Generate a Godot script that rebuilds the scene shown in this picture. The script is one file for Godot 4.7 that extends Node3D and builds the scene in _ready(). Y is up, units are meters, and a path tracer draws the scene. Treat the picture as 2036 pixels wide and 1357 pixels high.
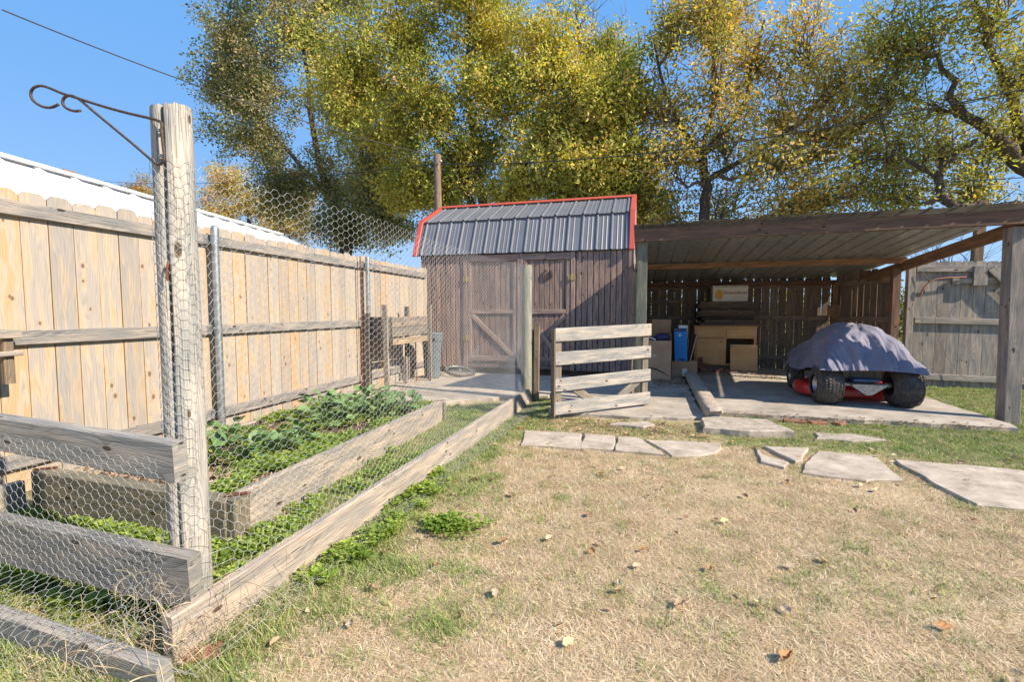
extends Node3D

var rng := RandomNumberGenerator.new()
var taken := {}
var M := {}

# ---------------------------------------------------------------- mesh helper
class MB:
	var v := PackedVector3Array()
	var n := PackedVector3Array()
	var uv := PackedVector2Array()
	var c := PackedColorArray()
	var ix := PackedInt32Array()
	var col := Color(1, 1, 1)
	func vert(p: Vector3, nn: Vector3, t := Vector2.ZERO) -> int:
		v.append(p); n.append(nn); uv.append(t); c.append(col)
		return v.size() - 1
	# corners counter-clockwise seen from outside
	func quad(a: Vector3, b: Vector3, cc: Vector3, d: Vector3, ua := Vector2.ZERO, ub := Vector2.ZERO, uc := Vector2.ZERO, ud := Vector2.ZERO) -> void:
		var nn := (cc - a).cross(d - b).normalized()
		var i := vert(a, nn, ua)
		vert(b, nn, ub); vert(cc, nn, uc); vert(d, nn, ud)
		ix.append_array(PackedInt32Array([i, i + 2, i + 1, i, i + 3, i + 2]))
	func tri(a: Vector3, b: Vector3, cc: Vector3, ua := Vector2.ZERO, ub := Vector2.ZERO, uc := Vector2.ZERO) -> void:
		var nn := (b - a).cross(cc - a).normalized()
		var i := vert(a, nn, ua)
		vert(b, nn, ub); vert(cc, nn, uc)
		ix.append_array(PackedInt32Array([i, i + 2, i + 1]))
	# a convex outline (x, y; counter-clockwise) pushed out along z from -t/2 to t/2
	func prism(o: PackedVector2Array, t: float, x := Transform3D.IDENTITY, us := 1.0, vs := 1.0, u0 := 0.0, v0 := 0.0) -> void:
		var k := o.size()
		for i in k:
			var a := o[i]
			var b := o[(i + 1) % k]
			quad(x * Vector3(a.x, a.y, t / 2), x * Vector3(a.x, a.y, -t / 2), x * Vector3(b.x, b.y, -t / 2), x * Vector3(b.x, b.y, t / 2),
				Vector2(u0 + a.x * us, v0 + a.y * vs), Vector2(u0 + (a.x + t) * us, v0 + a.y * vs), Vector2(u0 + (b.x + t) * us, v0 + b.y * vs), Vector2(u0 + b.x * us, v0 + b.y * vs))
		for i in range(1, k - 1):
			tri(x * Vector3(o[0].x, o[0].y, t / 2), x * Vector3(o[i].x, o[i].y, t / 2), x * Vector3(o[i + 1].x, o[i + 1].y, t / 2),
				Vector2(u0 + o[0].x * us, v0 + o[0].y * vs), Vector2(u0 + o[i].x * us, v0 + o[i].y * vs), Vector2(u0 + o[i + 1].x * us, v0 + o[i + 1].y * vs))
			tri(x * Vector3(o[0].x, o[0].y, -t / 2), x * Vector3(o[i + 1].x, o[i + 1].y, -t / 2), x * Vector3(o[i].x, o[i].y, -t / 2),
				Vector2(u0 + o[0].x * us, v0 + o[0].y * vs), Vector2(u0 + o[i + 1].x * us, v0 + o[i + 1].y * vs), Vector2(u0 + o[i].x * us, v0 + o[i].y * vs))
	# a board: length along x, width along y, thickness along z, long edges chamfered
	func board(l: float, w: float, t: float, u0 := 0.0, v0 := 0.0, ch := 0.004, x := Transform3D.IDENTITY) -> void:
		ch = minf(ch, minf(w, t) * 0.3)
		var o := PackedVector2Array([Vector2(-w / 2 + ch, t / 2), Vector2(-w / 2, t / 2 - ch), Vector2(-w / 2, -t / 2 + ch), Vector2(-w / 2 + ch, -t / 2), Vector2(w / 2 - ch, -t / 2), Vector2(w / 2, -t / 2 + ch), Vector2(w / 2, t / 2 - ch), Vector2(w / 2 - ch, t / 2)])
		var run := 0.0
		for i in 8:
			var a := o[i]
			var b := o[(i + 1) % 8]
			var e := a.distance_to(b)
			var q0 := u0 + run * 4.0
			var q1 := u0 + (run + e) * 4.0
			run += e
			quad(x * Vector3(-l / 2, a.x, a.y), x * Vector3(-l / 2, b.x, b.y), x * Vector3(l / 2, b.x, b.y), x * Vector3(l / 2, a.x, a.y),
				Vector2(q0, v0), Vector2(q1, v0), Vector2(q1, v0 + l * 0.4), Vector2(q0, v0 + l * 0.4))
		for i in range(1, 7):
			for s in [-1.0, 1.0]:
				var p := o[i] if s < 0 else o[i + 1]
				var q := o[i + 1] if s < 0 else o[i]
				tri(x * Vector3(s * l / 2, o[0].x, o[0].y), x * Vector3(s * l / 2, q.x, q.y), x * Vector3(s * l / 2, p.x, p.y),
					Vector2(u0 + o[0].x * 9.0, v0 + o[0].y), Vector2(u0 + q.x * 9.0, v0 + q.y), Vector2(u0 + p.x * 9.0, v0 + p.y))
	func tube(pts: Array, rad: Array, sides := 6, cap := true, us := 4.0, vs := 0.4) -> void:
		var run := 0.0
		var side := Vector3.ZERO
		var first := v.size()
		for i in pts.size():
			var p: Vector3 = pts[i]
			var dir: Vector3 = (pts[mini(i + 1, pts.size() - 1)] - pts[maxi(i - 1, 0)]).normalized()
			if side == Vector3.ZERO:
				side = dir.cross(Vector3.UP if absf(dir.y) < 0.9 else Vector3.RIGHT).normalized()
			side = (side - dir * side.dot(dir)).normalized()
			var up := dir.cross(side)
			if i > 0:
				run += p.distance_to(pts[i - 1])
			for k in sides + 1:
				var a := TAU * k / sides
				var nn := side * cos(a) + up * sin(a)
				vert(p + nn * rad[i], nn, Vector2(a * rad[0] * us, run * vs))
		for i in pts.size() - 1:
			for k in sides:
				var a := first + i * (sides + 1) + k
				var b := a + sides + 1
				ix.append_array(PackedInt32Array([a, b, a + 1, a + 1, b, b + 1]))
		if cap:
			for e in [0, pts.size() - 1]:
				var p: Vector3 = pts[e]
				var dir: Vector3 = (pts[1] - pts[0]).normalized() * -1.0 if e == 0 else (pts[e] - pts[e - 1]).normalized()
				var base: int = first + e * (sides + 1)
				var m := vert(p, dir)
				var ring := []
				for k in sides + 1:
					ring.append(vert(v[base + k], dir, Vector2(v[base + k].x, v[base + k].z) * 9.0))
				for k in sides:
					if e == 0:
						ix.append_array(PackedInt32Array([m, ring[k], ring[k + 1]]))
					else:
						ix.append_array(PackedInt32Array([m, ring[k + 1], ring[k]]))
	# a grid of points; rows x cols, smooth normals, seen from the side where (next row) x (next col) points
	func grid(rows: int, cols: int, f: Callable, us := 1.0, vs := 1.0, flip := false) -> void:
		var first := v.size()
		var p := []
		for i in rows:
			for j in cols:
				p.append(f.call(i, j))
		for i in rows:
			for j in cols:
				var a: Vector3 = p[mini(i + 1, rows - 1) * cols + j] - p[maxi(i - 1, 0) * cols + j]
				var b: Vector3 = p[i * cols + mini(j + 1, cols - 1)] - p[i * cols + maxi(j - 1, 0)]
				var nn := a.cross(b).normalized()
				vert(p[i * cols + j], -nn if flip else nn, Vector2(j * us, i * vs))
		for i in rows - 1:
			for j in cols - 1:
				var a := first + i * cols + j
				var b := a + cols
				if flip:
					ix.append_array(PackedInt32Array([a, b, a + 1, a + 1, b, b + 1]))
				else:
					ix.append_array(PackedInt32Array([a, a + 1, b, a + 1, b + 1, b]))
	# profile (r, y) turned about the y axis
	func lathe(prof: PackedVector2Array, sides: int, x := Transform3D.IDENTITY) -> void:
		var first := v.size()
		var run := 0.0
		for i in prof.size():
			var d := prof[mini(i + 1, prof.size() - 1)] - prof[maxi(i - 1, 0)]
			var nr := Vector2(d.y, -d.x).normalized()
			if i > 0:
				run += prof[i].distance_to(prof[i - 1])
			for k in sides + 1:
				var a := TAU * k / sides
				vert(x * Vector3(cos(a) * prof[i].x, prof[i].y, sin(a) * prof[i].x), (x.basis * Vector3(cos(a) * nr.x, nr.y, sin(a) * nr.x)).normalized(), Vector2(a * 0.3, run))
		for i in prof.size() - 1:
			for k in sides:
				var a := first + i * (sides + 1) + k
				var b := a + sides + 1
				ix.append_array(PackedInt32Array([a, a + 1, b, a + 1, b + 1, b]))
	func done() -> ArrayMesh:
		var m := ArrayMesh.new()
		var a := []
		a.resize(Mesh.ARRAY_MAX)
		a[Mesh.ARRAY_VERTEX] = v
		a[Mesh.ARRAY_NORMAL] = n
		a[Mesh.ARRAY_TEX_UV] = uv
		a[Mesh.ARRAY_COLOR] = c
		a[Mesh.ARRAY_INDEX] = ix
		m.add_surface_from_arrays(Mesh.PRIMITIVE_TRIANGLES, a)
		return m

# ---------------------------------------------------------------- node helpers
func numbered(called: String) -> String:
	var k: int = taken.get(called, 0)
	taken[called] = k + 1
	return called if k == 0 else "%s_%03d" % [called, k]

func thing(called: String, label: String, category: String, at := Vector3.ZERO, group := "") -> Node3D:
	var o := Node3D.new()
	o.name = numbered(called)
	add_child(o)
	o.position = at
	tag(o, label, category, group)
	return o

func tag(o: Node3D, label: String, category := "", group := "", kind := "") -> void:
	if label: o.set_meta("label", label)
	if category: o.set_meta("category", category)
	if group: o.set_meta("group", group)
	if kind: o.set_meta("kind", kind)

func structure(called: String, at := Vector3.ZERO) -> Node3D:
	var o := Node3D.new()
	o.name = numbered(called)
	add_child(o)
	o.position = at
	o.set_meta("kind", "structure")
	return o

func where(o: Node) -> Transform3D:
	var t := Transform3D.IDENTITY
	while o != self:
		t = o.transform * t
		o = o.get_parent()
	return t

# a mesh as a part of parent; x is its place in the world
func part(parent: Node3D, called: String, mesh: Mesh, mat: Material, x := Transform3D.IDENTITY, own := false) -> MeshInstance3D:
	var o := MeshInstance3D.new()
	o.name = called
	o.mesh = mesh
	o.material_override = null
	for i in mesh.get_surface_count():
		o.set_surface_override_material(i, mat)
	if parent == self:
		o.name = numbered(called)
		add_child(o)
		o.transform = x
	else:
		parent.add_child(o, true)
		o.transform = x if own else where(parent).affine_inverse() * x
	return o

# x axis from p0 to p1, y axis towards up
func frame(p0: Vector3, p1: Vector3, up := Vector3.UP) -> Transform3D:
	var x := (p1 - p0).normalized()
	var z := x.cross(up).normalized()
	return Transform3D(Basis(x, z.cross(x), z), (p0 + p1) / 2)

func tone(c: Color, vary := 0.1) -> Color:
	var k := 1.0 + rng.randf_range(-vary, vary)
	var w := rng.randf_range(-vary, vary) * 0.25
	return Color(c.r * k * (1 + w), c.g * k, c.b * k * (1 - w))

# a board from p0 to p1: w measured towards up, t across
func beam(parent: Node3D, called: String, p0: Vector3, p1: Vector3, w: float, t: float, c: Color, up := Vector3.UP, mat: Material = null, vary := 0.08) -> MeshInstance3D:
	var b := MB.new()
	b.col = tone(c, vary)
	b.board(p0.distance_to(p1), w, t, rng.randf(), rng.randf(), 0.004)
	return part(parent, called, b.done(), mat if mat else M.wood, frame(p0, p1, up))

func copies(parent: Node3D, called: String, mesh: Mesh, mat: Material, ts: Array, cs: Array) -> MultiMeshInstance3D:
	var m := MultiMesh.new()
	m.transform_format = MultiMesh.TRANSFORM_3D
	m.use_colors = true
	m.mesh = mesh
	m.instance_count = ts.size()
	for i in ts.size():
		m.set_instance_transform(i, ts[i])
		m.set_instance_color(i, cs[i])
	var o := MultiMeshInstance3D.new()
	o.multimesh = m
	o.material_override = mat
	o.set_meta("kind", "stuff")
	if parent == self:
		o.name = numbered(called)
		add_child(o)
	else:
		o.name = called
		parent.add_child(o, true)
		o.transform = where(parent).affine_inverse()
	return o

# many small copies of a few shapes joined into one mesh; each copy takes one colour of the palette
func baked(parent: Node3D, called: String, shapes: Array, m: Material, ts: Array, which: PackedInt32Array, hue: PackedInt32Array, palette: Array) -> MeshInstance3D:
	var cols := []
	for sh in shapes:
		var per := []
		for k in palette:
			var pc := PackedColorArray()
			for c in sh.c:
				pc.append(Color(minf(c.r * k.r, 1), minf(c.g * k.g, 1), minf(c.b * k.b, 1)))
			per.append(pc)
		cols.append(per)
	var v := PackedVector3Array()
	var c := PackedColorArray()
	var ix := PackedInt32Array()
	for i in ts.size():
		var sh: MB = shapes[which[i]]
		var base := v.size()
		v.append_array((ts[i] as Transform3D) * sh.v)
		c.append_array(cols[which[i]][hue[i]])
		for q in sh.ix:
			ix.append(base + q)
	var mesh := ArrayMesh.new()
	var a := []
	a.resize(Mesh.ARRAY_MAX)
	a[Mesh.ARRAY_VERTEX] = v
	a[Mesh.ARRAY_COLOR] = c
	a[Mesh.ARRAY_INDEX] = ix
	mesh.add_surface_from_arrays(Mesh.PRIMITIVE_TRIANGLES, a)
	var o := part(parent, called, mesh, m)
	o.set_meta("kind", "stuff")
	return o

func smooth(a: float, b: float, x: float) -> float:
	return smoothstep(a, b, x)

# ---------------------------------------------------------------- textures and materials
func fnl(s: int, f: float, oct := 3) -> FastNoiseLite:
	var q := FastNoiseLite.new()
	q.seed = s
	q.noise_type = FastNoiseLite.TYPE_SIMPLEX_SMOOTH
	q.frequency = f
	q.fractal_octaves = oct
	return q

func noise_tex(s: int, f: float, stops: Array, size := 512, oct := 5, gain := 0.5) -> NoiseTexture2D:
	var t := NoiseTexture2D.new()
	t.width = size
	t.height = size
	t.seamless = true
	var q := fnl(s, f, oct)
	q.fractal_gain = gain
	t.noise = q
	var g := Gradient.new()
	var off := PackedFloat32Array()
	var col := PackedColorArray()
	for k in stops:
		off.append(k[0])
		col.append(k[1])
	g.offsets = off
	g.colors = col
	t.color_ramp = g
	return t

# weathered board surface, 0.25 m across and 2.5 m along: growth rings, fibres, checks and knots; the colour comes from each board
func grain_texture() -> ImageTexture:
	var w := 256
	var h := 1024
	var im := Image.create(w, h, false, Image.FORMAT_RGB8)
	var big := fnl(3, 1.0, 2)
	var fib := fnl(4, 1.0, 3)
	var r2 := RandomNumberGenerator.new()
	r2.seed = 5
	var knots := []
	for k in 9:
		knots.append([r2.randf() * 0.25, r2.randf() * 2.5, r2.randf_range(0.005, 0.012)])
	for y in h:
		for x in w:
			var px := x * 0.25 / w
			var py := y * 2.5 / h
			var val := [0.0, 0.0, 0.0]
			var fade := smoothstep(0.85, 1.0, py / 2.5)
			for pass_ in (2 if fade > 0.0 else 1):
				var qy := py - 2.5 * pass_
				var bend := big.get_noise_2d(px * 6.0, qy * 1.1) * 0.05
				var dark := 0.0
				for kn in knots:
					var dx: float = px - kn[0]
					var dy: float = (qy - kn[1]) * 0.42
					var d := sqrt(dx * dx + dy * dy)
					var kr: float = kn[2]
					if d < kr * 6.0:
						bend += 0.025 * exp(-pow(d / (kr * 2.2), 2.0)) * signf(dx)
						dark = maxf(dark, 1.0 - smoothstep(kr * 0.75, kr * 1.15, d))
				var ring := fposmod((px + bend) * 95.0, 1.0)
				ring = pow(ring, 3.0) * (1.0 - smoothstep(0.9, 1.0, ring))
				var fine := fib.get_noise_2d(px * 900.0, qy * 9.0)
				var mid := fib.get_noise_2d(px * 160.0 + 40.0, qy * 2.5)
				var blot := big.get_noise_2d(px * 14.0 + 9.0, qy * 2.4)
				var crack := 1.0 if fib.get_noise_2d(px * 240.0 + 200.0, qy * 1.6) > 0.46 else 0.0
				var b := 0.84 - 0.20 * ring + 0.13 * fine + 0.10 * mid + 0.13 * blot - 0.34 * crack
				b *= 1.0 - 0.55 * dark
				var warm := 0.0 + 0.05 * blot + 0.12 * dark
				var kf := 1.0 if fade == 0.0 else (1.0 - fade if pass_ == 0 else fade)
				val[0] += kf * b * (1.0 + warm)
				val[1] += kf * b
				val[2] += kf * b * (1.0 - warm)
			im.set_pixel(x, y, Color(clampf(val[0], 0, 1), clampf(val[1], 0, 1), clampf(val[2], 0, 1)))
	return ImageTexture.create_from_image(im)

# eight cedar pickets side by side, each 0.14 m by 1.83 m: honey wood under grey weathering, knots
func cedar_texture() -> ImageTexture:
	var w := 1024
	var h := 1024
	var im := Image.create(w, h, false, Image.FORMAT_RGB8)
	var big := fnl(21, 1.0, 3)
	var fib := fnl(22, 1.0, 2)
	var r2 := RandomNumberGenerator.new()
	r2.seed = 77
	var knots := []
	var greys := []
	for p in 8:
		var ks := []
		for k in r2.randi_range(2, 5):
			ks.append([r2.randf_range(0.02, 0.12), r2.randf() * 1.83, r2.randf_range(0.006, 0.015)])
		knots.append(ks)
		greys.append(r2.randf_range(-0.15, 0.42))
	var honey := Color(0.475, 0.32, 0.18)
	var tan_ := Color(0.46, 0.37, 0.275)
	var grey := Color(0.37, 0.325, 0.285)
	for x in w:
		var p := x / 128
		var px := (x % 128) * 0.14 / 128
		for y in h:
			var py := y * 1.83 / h
			var bend := big.get_noise_3d(px * 9.0, py * 1.3, p * 7.0) * 0.045
			var dark := 0.0
			var halo := 0.0
			for kn in knots[p]:
				var dx: float = px - kn[0]
				var dy: float = (py - kn[1]) * 0.6
				var d := sqrt(dx * dx + dy * dy)
				var kr: float = kn[2]
				if d < kr * 7.0:
					bend += 0.022 * exp(-pow(d / (kr * 2.4), 2.0)) * signf(dx)
					dark = maxf(dark, 1.0 - smoothstep(kr * 0.7, kr * 1.1, d))
					halo = maxf(halo, exp(-pow(d / (kr * 2.0), 2.0)))
			var ring := fposmod((px + bend) * 70.0, 1.0)
			ring = ring * ring * (1.0 - smoothstep(0.85, 1.0, ring))
			var fine := fib.get_noise_3d(px * 700.0, py * 7.0, p * 5.0)
			var wash = big.get_noise_3d(px * 16.0 + 3.0, py * 2.2, p * 11.0) + greys[p] + 0.25 * big.get_noise_3d(px * 90.0, py * 3.0, p * 3.0)
			var edge := smoothstep(0.058, 0.068, absf(px - 0.07))
			var c := honey.lerp(tan_, smoothstep(-0.35, 0.1, wash - edge * 0.5)).lerp(grey, smoothstep(0.05, 0.5, wash - edge * 0.6))
			c = c.lerp(Color(0.46, 0.27, 0.12), halo * 0.35)
			c = c.lerp(Color(0.12, 0.075, 0.05), dark * 0.8)
			var b := 1.0 - 0.22 * ring + 0.20 * fine
			im.set_pixel(x, y, Color(minf(c.r * b, 1), minf(c.g * b, 1), minf(c.b * b, 1)).linear_to_srgb())
	return ImageTexture.create_from_image(im)

func mat(c: Color, rough := 0.8, metal := 0.0) -> StandardMaterial3D:
	var m := StandardMaterial3D.new()
	m.albedo_color = c.linear_to_srgb()
	m.roughness = rough
	m.metallic = metal
	return m

func tri_mat(t: Texture2D, scale: float, rough := 0.9, bump := 0.0, c := Color(1, 1, 1)) -> StandardMaterial3D:
	var m := mat(c, rough)
	m.albedo_texture = t
	m.uv1_triplanar = true
	m.uv1_world_triplanar = true
	m.uv1_scale = Vector3(scale, scale, scale)
	if bump > 0.0:
		m.heightmap_enabled = true
		m.heightmap_texture = t
		m.heightmap_scale = bump
	return m

func make_materials() -> void:
	var g := grain_texture()
	var w := mat(Color(1, 1, 1), 0.88)
	w.albedo_texture = g
	w.vertex_color_use_as_albedo = true
	w.heightmap_enabled = true
	w.heightmap_texture = g
	w.heightmap_scale = 0.35
	M.wood = w
	var ced := mat(Color(1, 1, 1), 0.85)
	ced.albedo_texture = cedar_texture()
	ced.vertex_color_use_as_albedo = true
	M.cedar = ced
	var tint := mat(Color(1, 1, 1), 0.9)
	tint.vertex_color_use_as_albedo = true
	M.tint = tint
	var leaf := mat(Color(1, 1, 1), 0.62)
	leaf.vertex_color_use_as_albedo = true
	leaf.backlight_enabled = true
	leaf.backlight = Color(0.95, 0.95, 0.6)
	M.leaf = leaf
	var gr := mat(Color(1, 1, 1), 0.75)
	gr.vertex_color_use_as_albedo = true
	gr.backlight_enabled = true
	gr.backlight = Color(0.6, 0.6, 0.5)
	M.grass = gr
	M.galv = tri_mat(noise_tex(31, 0.02, [[0.0, Color(0.52, 0.54, 0.55)], [0.5, Color(0.66, 0.68, 0.69)], [1.0, Color(0.78, 0.79, 0.80)]], 256), 3.0, 0.42)
	M.galv.metallic = 0.75
	M.wire = mat(Color(0.50, 0.51, 0.51), 0.5, 0.3)
	M.iron = tri_mat(noise_tex(32, 0.03, [[0.0, Color(0.16, 0.13, 0.12)], [0.55, Color(0.27, 0.22, 0.19)], [1.0, Color(0.50, 0.33, 0.22)]], 256), 9.0, 0.7)
	M.rust = tri_mat(noise_tex(33, 0.03, [[0.0, Color(0.30, 0.15, 0.09)], [1.0, Color(0.56, 0.32, 0.18)]], 256), 6.0, 0.85)
	M.concrete = tri_mat(noise_tex(34, 0.006, [[0.0, Color(0.45, 0.42, 0.385)], [0.38, Color(0.61, 0.57, 0.525)], [0.58, Color(0.655, 0.615, 0.565)], [1.0, Color(0.76, 0.725, 0.68)]], 1024, 8, 0.72), 0.31, 0.92, 0.03)
	M.paver = tri_mat(noise_tex(35, 0.008, [[0.0, Color(0.50, 0.45, 0.39)], [0.38, Color(0.655, 0.60, 0.535)], [0.6, Color(0.705, 0.65, 0.585)], [1.0, Color(0.82, 0.77, 0.705)]], 1024, 8, 0.75), 0.47, 0.94, 0.04)
	M.rough_concrete = tri_mat(noise_tex(36, 0.015, [[0.0, Color(0.46, 0.42, 0.375)], [0.4, Color(0.62, 0.57, 0.515)], [0.65, Color(0.69, 0.64, 0.585)], [1.0, Color(0.80, 0.755, 0.70)]], 512, 8, 0.75), 1.1, 0.95, 0.3)
	M.soil = tri_mat(noise_tex(37, 0.05, [[0.0, Color(0.20, 0.15, 0.11)], [0.5, Color(0.37, 0.28, 0.20)], [0.75, Color(0.52, 0.42, 0.32)], [1.0, Color(0.66, 0.56, 0.44)]], 512, 6), 2.2, 0.97, 1.5)
	var gt := noise_tex(38, 0.045, [[0.0, Color(0.62, 0.60, 0.56)], [0.5, Color(0.86, 0.85, 0.83)], [1.0, Color(1, 1, 1)]], 1024, 6)
	var ground := tri_mat(gt, 0.9, 0.97, 0.8)
	ground.vertex_color_use_as_albedo = true
	M.ground = ground
	M.bark = tri_mat(noise_tex(39, 0.03, [[0.0, Color(0.16, 0.13, 0.11)], [0.5, Color(0.33, 0.28, 0.24)], [1.0, Color(0.52, 0.46, 0.40)]], 512, 5), 1.0, 0.95, 2.0)
	M.twig = mat(Color(0.105, 0.082, 0.062), 0.9)
	M.bare_twig = mat(Color(0.17, 0.13, 0.10), 0.9)
	M.roof_grey = tri_mat(noise_tex(40, 0.01, [[0.0, Color(0.385, 0.39, 0.41)], [1.0, Color(0.45, 0.455, 0.475)]], 256), 0.6, 0.42)
	M.red_trim = mat(Color(0.47, 0.075, 0.05), 0.45)
	M.roof_zinc = tri_mat(noise_tex(41, 0.02, [[0.0, Color(0.56, 0.57, 0.57)], [0.5, Color(0.69, 0.70, 0.70)], [1.0, Color(0.80, 0.81, 0.81)]], 512), 0.9, 0.34)
	M.roof_zinc.metallic = 0.55
	M.white_metal = tri_mat(noise_tex(42, 0.015, [[0.0, Color(0.86, 0.86, 0.86)], [1.0, Color(0.95, 0.95, 0.95)]], 256), 0.5, 0.5)
	M.brick = tri_mat(noise_tex(43, 0.06, [[0.0, Color(0.42, 0.25, 0.19)], [0.6, Color(0.58, 0.40, 0.32)], [1.0, Color(0.70, 0.55, 0.46)]], 256), 6.0, 0.95, 0.4)
	M.cardboard = tri_mat(noise_tex(44, 0.01, [[0.0, Color(0.71, 0.56, 0.44)], [1.0, Color(0.78, 0.64, 0.51)]], 256), 1.5, 0.9)
	M.maple = tri_mat(noise_tex(45, 0.012, [[0.0, Color(0.80, 0.60, 0.37)], [1.0, Color(0.87, 0.69, 0.47)]], 256), 1.0, 0.55)
	M.cloth = tri_mat(noise_tex(46, 0.006, [[0.0, Color(0.40, 0.39, 0.45)], [0.55, Color(0.475, 0.47, 0.545)], [0.8, Color(0.52, 0.50, 0.54)], [1.0, Color(0.56, 0.52, 0.53)]], 512, 6), 0.55, 0.85)
	M.cloth.rim_enabled = true
	M.cloth.rim = 0.25
	M.rubber = tri_mat(noise_tex(47, 0.02, [[0.0, Color(0.20, 0.195, 0.19)], [0.55, Color(0.29, 0.275, 0.26)], [1.0, Color(0.46, 0.41, 0.36)]], 256), 2.5, 0.85)
	M.black_plastic = mat(Color(0.03, 0.032, 0.034), 0.5)
	M.grey_plastic = tri_mat(noise_tex(48, 0.02, [[0.0, Color(0.33, 0.36, 0.38)], [1.0, Color(0.43, 0.46, 0.48)]], 256), 1.0, 0.6)
	M.red_paint = mat(Color(0.62, 0.02, 0.015), 0.3)
	M.red_paint.clearcoat_enabled = true
	M.red_paint.clearcoat = 0.6
	M.cast = tri_mat(noise_tex(49, 0.03, [[0.0, Color(0.55, 0.54, 0.52)], [1.0, Color(0.78, 0.77, 0.75)]], 256), 3.0, 0.42)
	M.cast.metallic = 0.7
	M.olive = mat(Color(0.17, 0.165, 0.125), 0.6)
	M.print_blue = mat(Color(0.0, 0.22, 0.62), 0.5)
	M.navy = mat(Color(0.05, 0.06, 0.16), 0.6)
	M.white = mat(Color(0.78, 0.78, 0.76), 0.6)
	M.ivory = mat(Color(0.68, 0.64, 0.52), 0.6)
	M.ink_red = mat(Color(0.24, 0.012, 0.015), 0.6)
	M.ink_black = mat(Color(0.03, 0.03, 0.03), 0.7)
	M.amber = mat(Color(0.62, 0.36, 0.05), 0.6)
	M.brass = mat(Color(0.45, 0.34, 0.16), 0.5, 0.6)
	M.copper = mat(Color(0.32, 0.13, 0.08), 0.5, 0.3)
	M.cable = mat(Color(0.03, 0.03, 0.03), 0.6)
	M.chipboard = mat(Color(0.24, 0.175, 0.115), 0.95)
	M.shingle = tri_mat(noise_tex(50, 0.04, [[0.0, Color(0.13, 0.10, 0.085)], [0.6, Color(0.25, 0.195, 0.155)], [1.0, Color(0.46, 0.40, 0.34)]], 256), 4.0, 0.95, 0.6)

# ---------------------------------------------------------------- the scene
func _ready() -> void:
	rng.seed = 11
	# camera
	var cam := Camera3D.new()
	cam.name = "camera"
	cam.fov = 71.644
	cam.far = 400.0
	cam.near = 0.05
	add_child(cam)
	cam.position = Vector3(0, 1.13, 0)
	cam.rotation = Vector3(deg_to_rad(-3.622), deg_to_rad(15.262), 0)
	cam.current = true
	# sky and exposure
	var env := Environment.new()
	var psky := ProceduralSkyMaterial.new()
	psky.sky_top_color = Color(0.335, 0.535, 0.755)
	psky.sky_horizon_color = Color(0.605, 0.72, 0.835)
	psky.sky_curve = 0.13
	psky.ground_bottom_color = Color(0.36, 0.32, 0.26)
	psky.ground_horizon_color = Color(0.55, 0.58, 0.58)
	psky.sun_angle_max = 12.0
	psky.sky_energy_multiplier = 1.0
	var sky := Sky.new()
	sky.sky_material = psky
	env.background_mode = Environment.BG_SKY
	env.sky = sky
	env.tonemap_mode = Environment.TONE_MAPPER_LINEAR
	env.tonemap_exposure = 1.75
	env.sdfgi_enabled = true
	env.ssao_enabled = true
	env.ssil_enabled = true
	var we := WorldEnvironment.new()
	we.name = "environment"
	we.environment = env
	add_child(we)
	# sun: high in the south, off to the right and a little behind the camera
	var sun := DirectionalLight3D.new()
	sun.name = "sun"
	sun.light_energy = 1.6
	sun.light_color = Color(1.0, 0.945, 0.86)
	sun.light_angular_distance = 0.53
	sun.shadow_enabled = true
	add_child(sun)
	sun.look_at_from_position(Vector3(10, 7.75, 2.3), Vector3.ZERO)
	make_materials()
	build_ground()
	build_paving()
	build_left_fence()
	build_neighbour()
	build_shed()
	build_carport()
	build_back_fences()
	build_trees()
	build_poles()
	build_garden()
	build_garden_fence()
	build_gate()
	build_planter()
	build_under_roof()
	build_tractor()
	build_lawn()
	print("done")

# how green the turf is at a spot (0 dry straw, 1 green)
var gn: FastNoiseLite
func greenness(x: float, z: float) -> float:
	if gn == null:
		gn = fnl(61, 1.0, 3)
	var k := 0.0 + 0.22 * maxf(0.0, gn.get_noise_2d(x * 0.9, z * 0.9)) + 0.22 * maxf(0.0, gn.get_noise_2d(x * 3.1 + 9, z * 3.1))
	var board := lerpf(-1.45, -1.31, clampf((-z - 1.17) / 4.45, 0, 1))
	k += 0.8 * (1.0 - smooth(0.05, 0.55, x - board + gn.get_noise_2d(x * 2.0, z * 2.0) * 0.3))
	# strip between the path and the slab, and the grass right of the slab
	if x > 0.7:
		k += 0.75 * smooth(4.05, 4.5, -z)
	else:
		k += 0.35 * smooth(4.1, 4.5, -z)
	k += 0.35 * smooth(1.6, 2.6, x) * smooth(2.8, 3.3, -z)
	# clump of bright grass on the lawn
	k += 0.9 * exp(-pow(Vector3(x + 0.70, 0, z + 1.50).length() / 0.09, 2.0))
	if x < board:
		k = 0.65 + 0.5 * gn.get_noise_2d(x * 3.0, z * 3.0)
	return clampf(k, 0, 1)

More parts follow.
